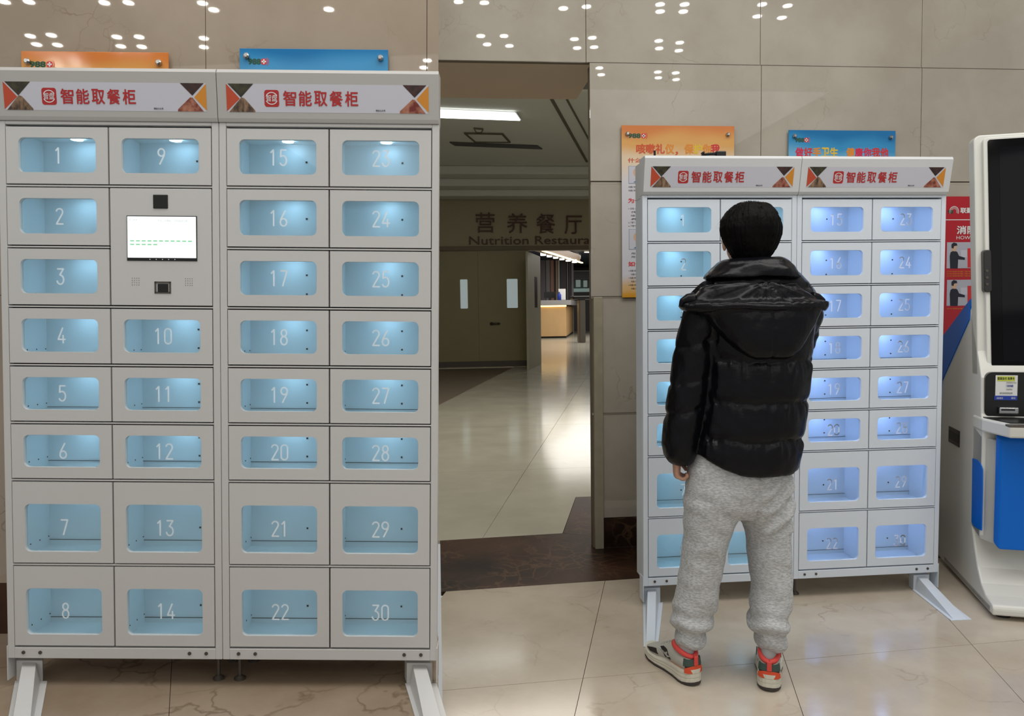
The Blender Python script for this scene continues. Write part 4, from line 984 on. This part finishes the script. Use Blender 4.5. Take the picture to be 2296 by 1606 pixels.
# head
hx, hz = PP(1680, 523, YB); hy = YB+0.03
head = G(); head.ell((hx,hy,hz+0.010), (0.072,0.090,0.088), 28, 18); head.ell((hx,hy+0.03,hz-0.05), (0.055,0.062,0.062), 24, 14)
g.add(head.v, head.f)
g.ell((hx,hy+0.098,hz-0.012), (0.012,0.016,0.026), 12, 8)               # nose
g.ell((hx,hy+0.088,hz-0.048), (0.024,0.010,0.008), 12, 6)               # lips
g.ell((hx,hy+0.080,hz-0.080), (0.026,0.018,0.018), 12, 6)               # chin
for s in (-1, 1):
    g.ell((hx+s*0.079,hy-0.002,hz-0.028), (0.007,0.021,0.035), 12, 8)     # ears
    g.ell((hx+s*0.030,hy+0.082,hz+0.012), (0.015,0.010,0.008), 10, 6)     # eyelids
g.tube([(hx,hy-0.01,hz-0.05),(hx,hy-0.015,hz-0.11),(hx,hy-0.02,hz-0.17)], [0.058,0.058,0.075], 20)
# trunk
_, zw_ = PP(1660,1050,YB)
cxb = PP(1680,800,YB)[0]
def ez(z, hw, hd, yc=YB, cx=cxb, n=28): return [(cx+hw*math.cos(2*math.pi*k/n), yc+hd*math.sin(2*math.pi*k/n), z) for k in range(n)]
g.loft([ez(hz-0.15,0.07,0.07,YB+0.01,hx),ez(hz-0.19,0.15,0.085),ez(hz-0.24,0.185,0.10),ez(1.22,0.175,0.11),ez(1.05,0.155,0.10),ez(0.94,0.14,0.10),ez(0.84,0.125,0.10),ez(0.74,0.115,0.09),ez(0.68,0.09,0.08)])
# feet directions
heelR = Vector((-0.472,-0.800,0)); dR = Vector((0.40,0.917,0)).normalized()
heelL = Vector((-0.712,-0.728,0)); dL = Vector((-0.30,0.954,0)).normalized()
def leg(hipx, knee, ankle, heel, d):
    an = heel+d*0.065
    g.tube([(hipx,YB,0.80),knee,ankle,(an.x,an.y,0.12),(an.x,an.y,0.06)], [0.058,0.052,0.034,0.030,0.030], 20)
    g.tube([(an-d*0.03)+Vector((0,0,0.055)), an+d*0.08+Vector((0,0,0.06)), an+d*0.15+Vector((0,0,0.045))], [0.034,0.034,0.022], 14)
kx, kz = PP(1570,1290,-0.68); leg(cxb-0.085, (kx,-0.67,0.40), (PP(1556,1395,-0.66)[0],-0.66,0.24), heelL, dL)
kx2, _ = PP(1728,1290,-0.70); leg(cxb+0.07, (kx2,-0.68,0.40), (PP(1724,1395,-0.72)[0],-0.71,0.24), heelR, dR)
# left arm hanging, loosely closed hand
shL = Vector((*[PP(1590,668,YB)[0], YB, PP(1590,668,YB)[1]],)); elL = Vector((PP(1545,840,YB)[0], YB-0.01, PP(1545,840,YB)[1])); wrL = Vector((PP(1527,1022,YB)[0], YB+0.01, PP(1527,1022,YB)[1]))
g.tube([shL, elL, wrL], [0.05,0.038,0.026], 18)
# right arm: upper arm down, forearm reaching to the locker's screen
shR = Vector((PP(1792,668,YB)[0], YB, PP(1792,668,YB)[1])); elR = Vector((PP(1799,752,YB)[0], YB+0.06, PP(1799,752,YB)[1]-0.01)); wrR = Vector((-0.225,-0.30,1.315))
g.tube([shR, elR, wrR], [0.05,0.040,0.025], 18)
def hand(w, fwd, side, palmn, curl, scale=1.0):
    """w wrist, fwd along the hand, side towards the thumb, palmn out of the palm"""
    fwd = fwd.normalized(); side = (side - fwd*side.dot(fwd)).normalized(); pn = fwd.cross(side).normalized()
    if pn.dot(palmn) < 0: pn = -pn
    P0 = w+fwd*0.045
    n = 14; rings = []
    for t_, hw_, th_ in ((-0.01,0.024,0.018),(0.02,0.034,0.017),(0.05,0.040,0.015),(0.08,0.040,0.013),(0.09,0.036,0.011)):
        c = w+fwd*t_; rings.append([c+side*math.cos(2*math.pi*k/n)*hw_+pn*math.sin(2*math.pi*k/n)*th_ for k in range(n)])
    g.loft(rings)
    for k, (off, ln) in enumerate(((0.030,0.072),(0.010,0.080),(-0.011,0.075),(-0.031,0.060))):
        p = w+fwd*0.082+side*off; ang = 0.15; pts = [p-fwd*0.015, p]
        cu = curl[k] if isinstance(curl, (list,tuple)) else curl
        for seg_, fr_ in ((0.45,1.0),(0.30,1.3),(0.25,0.9)):
            ang += cu*fr_; dirv = fwd*math.cos(ang)+pn*math.sin(ang); p = p+dirv*ln*seg_; pts.append(p)
        g.tube(pts, [0.0088,0.0088,0.0082,0.0076,0.0062], 10)
    p = w+fwd*0.025+side*0.026; pts = [p]; d_ = (side*0.75+fwd*0.65+pn*0.35).normalized()
    p = p+d_*0.032; pts.append(p); d_ = (side*0.15+fwd*0.85+pn*0.5).normalized(); p = p+d_*0.028; pts.append(p); p = p+(fwd*0.7+pn*0.6-side*0.3).normalized()*0.022; pts.append(p)
    g.tube(pts, [0.0115,0.0105,0.0095,0.0075], 10)
hand(wrL+Vector((-0.012,0.0,0.012)), Vector((0.02,0.10,-1)), Vector((0.3,1,0)), Vector((1,-0.1,0)), (0.85,0.9,0.95,1.0))
hand(wrR, Vector((-0.10,1,0.02)), Vector((-1,0,0.2)), Vector((0,0,-1)), (0.05,0.75,0.85,0.9))
M_skin = mat('skin', (186,142,120), 0.5, var=0.06, scale=20)
bodyg = fused(g, 0.0062, 2)
man = obj('person', bodyg, M_skin, smooth=True, label='person seen from behind in black padded jacket and grey sweatpants, facing the locker', cat='person')
# ---- hair
hr = G()
rows_h = [(453.5,1672,1700,0.02),(457,1652,1716,0.055),(464,1641,1725,0.078),(476,1630,1735,0.097),(493,1619,1742,0.110),(513,1614,1746,0.114),(530,1616.5,1745,0.112),(545,1622,1739,0.104),(558,1629,1733,0.095),(570,1636,1727,0.086),(580,1641,1722,0.078),(590,1648,1716,0.066)]
rr = [ring(y_, a, b, hd, YB+0.005, 56, 2.05) for y_, a, b, hd in rows_h]
# hair stays behind the face: pull the front of the lower rings back
cut = []
for i, r_ in enumerate(rr):
    z = r_[0][2]; f = max(0.0, min(1.0, (hz+0.045-z)/0.05)); out = []
    for (x, y, zz) in r_:
        if y > YB-0.0: y = y*(1-f)+(YB-0.0)*f + (0 if f < 1 else 0.0)
        if f > 0.9 and y >= YB-0.001: y = YB+0.012
        out.append((x, y, zz))
    cut.append(out)
hr.loft(cut[::-1])
def hdisp(c, n):
    a = math.atan2(c.y-YB, c.x-hx)
    strand = noise.noise(Vector((math.cos(a)*26, math.sin(a)*26, c.z*7)))*0.0045 + noise.noise(Vector((math.cos(a)*60, math.sin(a)*60, c.z*12)))*0.002
    part = 0
    if c.z > hz+0.075: part = -0.007*math.exp(-((c.x-(hx+0.008))/0.006)**2)
    return n*(strand+part+noise.noise(c*18)*0.004)
hg = fused(hr, 0.0042, 2, hdisp)
# loose strands on the crown
for k in range(260):
    a = random.uniform(0, 2*math.pi); el = random.uniform(0.15, 1.45)
    base = Vector((hx+0.103*math.cos(a)*math.cos(el), YB+0.108*math.sin(a)*math.cos(el), hz+0.004+0.105*math.sin(el)))
    if base.z < hz-0.02: continue
    d0 = Vector((math.cos(a)*0.35, math.sin(a)*0.35, 0.25)); dn = Vector((math.cos(a), math.sin(a), -0.9))
    p1 = base+d0.normalized()*0.006; p2 = p1+dn.normalized()*random.uniform(0.015,0.035); sd_ = Vector((-math.sin(a), math.cos(a), 0))*0.0008
    hg.add([base-sd_, base+sd_, p1+sd_, p1-sd_, p2], [(0,1,2,3),(3,2,4)])
M_hair = mat('hair_black', (7,6,6), 0.5, spec=0.1, bump=0.25, bscale=120, stretch=(6,6,0.6))
obj('hair', hg, M_hair, man, smooth=True)
# ---- jacket
M_jkt = mat('jacket_nylon_black', (9,10,15), 0.28, spec=0.2, bump=0.2, bscale=45)
def hem(x, y):
    return 0
XH = [(1540,1012),(1552,1020),(1580,1042),(1620,1061),(1665,1070),(1720,1067),(1765,1056),(1790,1045)]
def hem_py(px):
    for (a, ya), (b, yb) in zip(XH, XH[1:]):
        if px <= b: return ya+(yb-ya)*(px-a)/(b-a)
    return XH[-1][1]
def ring_hem(xl, xr, hd, lift):
    x0, _ = PP(xl,1050,YB); x1, _ = PP(xr,1050,YB); cx = (x0+x1)/2; hw = (x1-x0)/2; out = []
    for k in range(40):
        a = 2*math.pi*k/40; c, s = math.cos(a), math.sin(a); x = cx+hw*math.copysign(abs(c)**(2/2.3), c); y = YB+hd*math.copysign(abs(s)**(2/2.3), s)
        px_ = xl+(xr-xl)*(x-x0)/(x1-x0); z = PP(px_, hem_py(px_), YB-0.1)[1]
        out.append((x, y, z+lift))
    return out
j = G()
tr = [(582,1642,1728,0.066,YB+0.0),(598,1618,1760,0.09,YB),(618,1596,1786,0.105,YB),(640,1575,1808,0.118,YB),(665,1562,1822,0.130,YB),(700,1560,1822,0.142,YB),(760,1572,1812,0.150,YB),(810,1578,1809,0.156,YB),(860,1575,1803,0.160,YB),(905,1571,1798,0.158,YB),(950,1565,1793,0.160,YB),(985,1560,1788,0.158,YB)]
rings_ = [ring(*a) for a in tr] + [ring_hem(1555,1784,0.158,0.045), ring_hem(1553,1778,0.152,0.0)]
j.loft(rings_[::-1])
sl = [(648,1560,1622,0.05),(665,1545,1630,0.075),(690,1538,1625,0.088),(730,1528,1606,0.088),(762,1519,1596,0.086),(800,1513,1591,0.086),(850,1505,1587,0.084),(900,1498,1578,0.082),(950,1491,1568,0.080),(1000,1487,1558,0.074),(1022,1491,1554,0.066),(1036,1502,1549,0.056),(1041,1510,1545,0.045)]
j.loft([ring(a, b, c, d, YB+0.005, 32, 2.1) for a, b, c, d in sl][::-1])
f1 = elR + (wrR-elR)*0.45; f2 = elR+(wrR-elR)*0.93
j.tube([shR+Vector((-0.03,0,0.02)), shR*0.6+elR*0.4+Vector((0.010,0,0)), elR+Vector((0.0,0,0.0)), f1, f2], [0.075,0.084,0.082,0.070,0.052], 28)
seam_t = [PP(1700,y_,YB-0.15)[1] for y_ in (640,812,906,992)]
seam_s = [PP(1540,y_,YB-0.08)[1] for y_ in (762,845,912)]
def puff(z, seams, lo, hi):
    zs_ = sorted([lo]+list(seams)+[hi])
    for a, b in zip(zs_, zs_[1:]):
        if a <= z < b:
            t_ = (z-a)/(b-a); return (1-(2*t_-1)**6), t_, b-a
    return 0, 0.5, 0.1
zhem = PP(1660,1070,YB-0.1)[1]
xsl = lambda z: PP(1589,700,YB)[0] + (z-PP(1589,850,YB)[1])*(0.0 if z > PP(1589,850,YB)[1] else 0.16)
def jdisp(c, n):
    sleeve = c.x < xsl(c.z)+0.002
    rarm = c.x > PP(1808,0,YB)[0]
    wob = 0.006*noise.noise(Vector((c.x*9, c.y*9, 1.7)))
    if sleeve:
        z = c.z+wob+(c.x-xsl(c.z))*-0.25
        p, t_, h = puff(z, seam_s, 0.76, 1.45)
        cr = noise.noise(Vector((c.x*30, c.y*20+5, c.z*14)))
        k = 0.007*p-0.005 + cr*0.008*(0.4+(1-p)) + noise.noise(c*34)*0.0018
    elif rarm:
        k = noise.noise(Vector((c.x*16, c.y*10, c.z*26)))*0.007 + noise.noise(c*40)*0.002
    else:
        sag = 0.012*math.sin((c.x-cxb)*6)
        z = c.z+wob+sag*0.3
        p, t_, h = puff(z, seam_t, zhem, 1.50)
        top = max(0, t_-0.5)*2 if t_ < 1 else 0
        cr = noise.noise(Vector((c.x*38, 2.0, c.z*7)))+0.5*noise.noise(Vector((c.x*80, 1.0, c.z*16)))
        k = 0.011*p-0.007 + cr*0.014*top*max(0, min(1, (seam_t[1]-c.z+0.01)/0.02)) + noise.noise(c*24)*0.0025
    return n*k
jg = fused(j, 0.0075, 2, jdisp)
jk = obj('jacket', jg, M_jkt, man, smooth=True, label='black padded nylon jacket with stitched bands')
# hood
h = G()
hood_rows = [(628,1582,1788,0.050,-0.775),(640,1566,1806,0.066,-0.775),(655,1552,1822,0.080,-0.77),(670,1536,1838,0.090,-0.765),(680,1527,1846,0.096,-0.765),(690,1534,1846,0.096,-0.77),(699,1562,1838,0.092,-0.78),(715,1588,1830,0.088,-0.79),(740,1606,1818,0.080,-0.80),(765,1628,1806,0.070,-0.81),(788,1654,1792,0.056,-0.82),(802,1676,1778,0.034,-0.83),(808,1695,1765,0.012,-0.83)]
h.loft([ring(a, b, c, d, e, 40, 2.6) for a, b, c, d, e in hood_rows][::-1])
zr = PP(1680,688,-0.86)[1]
def hooddisp(c, n):
    k = 0
    if n.y < 0.3:
        dz = c.z-zr
        if dz > 0.012: # inner cup with fan creases from the collar
            ang = math.atan2(c.z-(zr+0.10), c.x-cxb)
            k = -0.016*min(1, (dz-0.012)/0.02) + 0.010*noise.noise(Vector((ang*5.5, 0.3, 1.0))) + 0.006*noise.noise(Vector((ang*13, 2.3, c.z*9)))
        elif dz > -0.012: k = 0.010
        else: k = -0.002+0.003*noise.noise(c*14) - 0.005*math.exp(-((c.x-cxb-0.005)/0.003)**2)
    return n*k + n*noise.noise(c*30)*0.0015
hgd = fused(h, 0.0065, 2, hooddisp)
hood = obj('hood', hgd, M_jkt, jk, smooth=True)
# tips of the hood opening
for pts, rs in ((((1556,672),(1541,672),(1530,677),(1524,688)), (0.026,0.020,0.013,0.005)), (((1818,668),(1834,670),(1844,676),(1847,686)), (0.024,0.018,0.013,0.006))):
    g = G(); g.tube([(PP(a,b,-0.78)[0],-0.78,PP(a,b,-0.78)[1]) for a, b in pts], list(rs), 14); obj('hood_tip', fused(g, 0.004, 2), M_jkt, jk, smooth=True)
# rim of the hood opening
g = G(); pts = []
for k in range(25):
    px_ = 1546+k*(1838-1546)/24; u = (px_-1692)/146; yy = -0.875+0.10*abs(u)**3.0; a = PP(px_, 688+2*math.sin(k*0.5)-7*abs(u)**4, yy); pts.append((a[0], yy, a[1]))
g.tube(pts, 0.0105, 12); obj('hood_rim', fused(g, 0.0035, 1, lambda c, n: n*noise.noise(c*40)*0.002), M_jkt, jk, smooth=True)
# stand-up collar roll
g = G(); cr = [(626,1580,1790,0.118,YB-0.03),(615,1588,1784,0.116,YB-0.03),(600,1600,1772,0.108,YB-0.025),(588,1612,1762,0.098,YB-0.02),(582,1628,1752,0.086,YB-0.015)]
g.loft([ring(a,b,c,d,e,40,2.3) for a,b,c,d,e in cr]); cg = fused(g, 0.006, 2, lambda c, n: n*(0.007*noise.noise(Vector((c.x*9,c.y*9,c.z*40)))+0.004*noise.noise(c*22)))
obj('collar', cg, M_jkt, jk, smooth=True)
# ---- trousers
M_sweat = mat('sweatpants_grey_marl', (196,198,200), 0.9, col2=(160,162,164), scale=160, stretch=(0.5,0.5,1.6), bump=0.3, bscale=260, detail=2)
tg = G()
tg.loft([ring(*a) for a in [(990,1572,1772,0.12,YB),(1050,1546,1773,0.128,YB),(1100,1538,1769,0.130,YB),(1135,1535,1768,0.122,YB),(1158,1552,1752,0.085,YB)]][::-1])
yaL = heelL.y+0.075; yaR = heelR.y+0.075
def yc(py_, ya): return YB+(ya-YB)*max(0, min(1, (py_-1200)/220))
LL = [(1120,1535,1664,0.112),(1155,1535,1656,0.108),(1180,1537,1642,0.100),(1210,1538,1629,0.095),(1255,1532,1620,0.090),(1300,1524,1613,0.087),(1335,1516,1608,0.086),(1365,1511,1603,0.086),(1388,1508,1594,0.086),(1408,1512,1582,0.080),(1428,1514,1577,0.074),(1444,1520,1570,0.062),(1453,1527,1562,0.050)]
RL = [(1120,1652,1769,0.112),(1155,1657,1768,0.108),(1180,1666,1767,0.100),(1210,1675,1766,0.096),(1255,1681,1768,0.092),(1300,1688,1772,0.088),(1335,1690,1771,0.087),(1365,1687,1766,0.087),(1388,1683,1762,0.087),(1404,1684,1762,0.086),(1420,1691,1764,0.078),(1438,1699,1758,0.064),(1452,1706,1750,0.050),(1462,1712,1742,0.040)]
tg.loft([ring(a,b,c,d,yc(a,yaL),32,2.2) for a,b,c,d in LL][::-1]); tg.loft([ring(a,b,c,d,yc(a,yaR),32,2.2) for a,b,c,d in RL][::-1])
def tdisp(c, n):
    k = 0.004*noise.noise(Vector((c.x*14, c.y*8, c.z*5))) + 0.0018*noise.noise(c*30)
    k += 0.006*noise.noise(Vector((c.x*10+c.z*16, 3.0, c.z*9-c.x*10)))
    if c.z < 0.30: k += 0.008*math.sin(c.z*95+4*noise.noise(Vector((c.x*9, c.y*9, 0))))*min(1, (0.30-c.z)/0.1)
    # creases fanning below the seat on the right leg
    if 0.55 < c.z < 0.76 and c.x > cxb-0.03: k += 0.007*math.sin((c.z*1.0-(c.x-cxb)*0.75)*85)*min(1, (c.x-cxb+0.03)/0.05)
    k -= 0.006*math.exp(-((c.x-(cxb-0.012))/0.004)**2)*(1 if 0.58 < c.z < 0.8 else 0)
    return n*k
obj('sweatpants', fused(tg, 0.0068, 2, tdisp), M_sweat, man, smooth=True, label='grey marl sweatpants bunched at the ankles')
# ---- shoes
M_cream = mat('shoe_cream', (206,202,188), 0.5, bump=0.1, bscale=80); M_sh = mat('shoe_grey_mesh', (176,174,166), 0.7); M_soled = mat('shoe_outsole', (62,56,54), 0.8)
M_so = mat('shoe_orange', (206,74,40), 0.6); M_sgn = mat('shoe_green', (56,74,68), 0.7); M_sr = mat('shoe_coral', (214,72,66), 0.6); M_sbk = mat('shoe_black', (30,22,20), 0.6); M_sock = mat('sock_grey', (168,170,172), 0.9); M_silver = mat('shoe_silver', (196,198,200), 0.3, metal=0.7)
def shoe(heel, d, mir, label):
    """long axis along d; local s forward from the heel, w to the right, z up"""
    r = Vector((d.y, -d.x, 0))*mir
    def W(s, w_, z): return heel+d*s+r*w_+Vector((0,0,z))
    out = [(-0.006,0.010),(0.0,0.022),(0.012,0.032),(0.032,0.039),(0.05,0.041),(0.09,0.038),(0.14,0.040),(0.19,0.049),(0.23,0.050),(0.265,0.042),(0.287,0.026),(0.296,0.010)]
    def outline(k=1.0, dz=0.0): 
        pts = [(s, w_*k) for s, w_ in out]; return pts+[(s, -w_) for s, w_ in reversed(pts)]
    def lay(z0f, z1f, k0, k1, seglen=None):
        g = G(); ol = outline(); rings = []
        for zf, k_ in ((z0f, k0), (lambda s: (z0f(s)+z1f(s))/2, max(k0,k1)+0.015), (z1f, k1)):
            rings.append([W(0.147+(s-0.147)*(0.985+0.015*k_), w_*k_, zf(s)) for s, w_ in ol])
        g.loft(rings); return g
    spring = lambda s: 0.010*max(0, (s-0.2)/0.09)**2+0.006*max(0, (0.03-s)/0.03)
    sh_ = obj('shoe', lay(lambda s: 0.0+spring(s), lambda s: 0.010+spring(s), 0.97, 1.0), M_soled, man, label=label)
    hs = lambda s: 0.056-0.022*min(1, max(0, s/0.20))
    for k in range(3):
        a, b = k/3, (k+1)/3
        o = obj('midsole_layer', lay(lambda s, a=a: 0.0101+spring(s)+(hs(s)-0.010)*a, lambda s, b=b: 0.010+spring(s)+(hs(s)-0.010)*b-0.0006, 1.0-0.01*k, 0.985-0.012*k), M_cream, sh_, smooth=False)
    # upper
    def sec(s, wmax, ztop, n=24):
        zb_ = hs(s)-0.004+spring(s); ringp = []
        for k in range(n):
            a = 2*math.pi*k/n; c, s_ = math.cos(a), math.sin(a)
            ww = wmax*math.copysign(abs(c)**0.8, c); zz = zb_+(ztop-zb_)*(0.5+0.5*math.copysign(abs(s_)**0.8, s_))
            nar = 1-0.30*max(0, (zz-zb_)/(0.11))**1.5
            ringp.append(W(s, ww*nar, zz))
        return ringp
    g = G(); g.loft([sec(0.004,0.024,0.080),sec(0.014,0.034,0.098),(sec(0.03,0.039,0.103)),sec(0.06,0.040,0.108),sec(0.09,0.040,0.114),sec(0.12,0.040,0.116),sec(0.15,0.041,0.102),sec(0.19,0.045,0.078),sec(0.23,0.045,0.064),sec(0.26,0.038,0.055),sec(0.282,0.022,0.042)])
    up_ = obj('upper', fused(g, 0.0045, 2), M_sh, sh_, smooth=True)
    # heel counter patches, wrapped as shells on the back of the shoe
    def patch(name, z0, z1, a0, a1, off, m, topcurve=0.0, botcurve=0.0, lab=None):
        g = G(); N_ = 24; M_ = 4; vs = []; 
        def surf(a, z, o_):
            t_ = (z-0.04)/0.075; R_ = 0.0375*(1-0.24*max(0, t_)**1.4)
            ca, sa = math.cos(a), math.sin(a)
            return W(0.036-(R_+o_)*math.copysign(abs(ca)**0.8,ca)*0.98, (R_+o_)*math.copysign(abs(sa)**0.9,sa), z)
        for lay_ in (off, off-0.004):
            for i in range(M_+1):
                for k in range(N_+1):
                    q = k/N_; a = a0+(a1-a0)*q; e_ = 4*q*(1-q)
                    zt_k = z1-topcurve*(1-e_); zb_k = z0+botcurve*(1-e_)
                    vs.append(surf(a, zb_k+(zt_k-zb_k)*i/M_, lay_))
        S_ = (M_+1)*(N_+1); fs = []
        for i in range(M_):
            for k in range(N_): 
                q = i*(N_+1)+k; fs.append((q,q+1,q+N_+2,q+N_+1)); fs.append((S_+q,S_+q+N_+1,S_+q+N_+2,S_+q+1))
        for k in range(N_):
            fs.append((k,S_+k,S_+k+1,k+1)); q = M_*(N_+1)+k; fs.append((q,q+1,S_+q+1,S_+q))
        for i in range(M_):
            q = i*(N_+1); fs.append((q,q+N_+1,S_+q+N_+1,S_+q)); q += N_; fs.append((q,S_+q,S_+q+N_+1,q+N_+1))
        g.add(vs, fs); o = obj(name, g, m, sh_, smooth=False, label=lab); recalc(o)
    patch('heel_patch', 0.048, 0.074, -1.15, 1.15, 0.0048, M_so, 0.011, 0.0, 'orange heel patch')
    patch('heel_band', 0.066, 0.079, -1.15, 1.15, 0.0030, M_sbk, 0.0, 0.0, 'black heel band')
    patch('heel_block', 0.074, 0.096, -1.35, 1.35, 0.0038, M_sgn, 0.0, -0.004, 'dark green heel block')
    g = G(); g.box(-0.008,0.008,-0.003,0.003,0,0.034); g.v = [tuple(W(0.036-0.0375*0.9-0.004+y_-0.002*0, x_, 0.075+z_)) for x_, y_, z_ in g.v]; o = obj('pull_tab', g, M_sr, sh_, bevel=0.002); recalc(o)
    # collar lining: a padded coral ring with a dip at the heel, opening filled by the sock
    g = G(); pts = []
    for k in range(29):
        a = 2*math.pi*k/28; s = 0.066-0.050*math.cos(a); w_ = 0.031*math.sin(a); z = 0.100+0.018*(1-math.cos(a))/2+0.006*abs(math.sin(a))**2
        pts.append(W(s, w_, z))
    g.tube(pts, 0.0095, 10); obj('collar_lining', g, M_sr, sh_, smooth=True)
    g = G(); g.loft([[W(0.066-0.045*math.cos(2*math.pi*k/20)*q, 0.029*q*math.sin(2*math.pi*k/20), z) for k in range(20)] for z, q in ((0.085,1.0),(0.115,0.98),(0.15,0.95),(0.175,0.9))]); obj('sock', g, M_sock, sh_, smooth=True)
    # side overlays on both flanks
    for sgn in (-1, 1):
        def flank(pts, m, off, nm, lab=None):
            g = G(); vs = []
            for s, z in pts:
                wmax = 0.0385 if s < 0.14 else 0.0385+(s-0.14)*0.13 if s < 0.19 else 0.045
                nar = 1-0.30*max(0, (z-hs(s))/0.11)**1.5
                vs.append(W(s, sgn*(wmax*nar+off), z))
            q = [v-r*sgn*0.003 for v in vs]; n = len(vs)
            g.add(vs+q, [tuple(range(n)), tuple(range(2*n-1, n-1, -1))]+[(i, i+n, (i+1)%n+n, (i+1)%n) for i in range(n)]); o = obj(nm, g, m, sh_, label=lab); recalc(o)
        flank([(0.10,0.060),(0.135,0.058),(0.165,0.085),(0.150,0.092),(0.125,0.088)], M_sbk, 0.0010, 'side_overlay', 'black side overlay')
        flank([(0.175,0.050),(0.225,0.044),(0.245,0.052),(0.215,0.062),(0.190,0.068)], M_sbk, 0.0010, 'side_overlay', 'black side overlay')
        flank([(0.102,0.070),(0.118,0.062),(0.165,0.080),(0.120,0.070)], M_silver, 0.0026, 'side_mark', 'small silver tick')
    for k in range(5):
        g = G(); s = 0.135+k*0.016; z = 0.108-k*0.0085
        g.tube([W(s,-0.022,z-0.008),W(s+0.004,-0.008,z+0.002),W(s+0.008,0.010,z+0.002),W(s+0.010,0.022,z-0.008)], 0.003, 8); obj('lace', g, M_sh, sh_, smooth=True)
    return sh_
shoe(heelL, dL, 1, 'chunky cream sneaker with orange heel, toe turned out to the left')
shoe(heelR, dR, -1, 'chunky cream sneaker with orange heel, pointing at the locker')
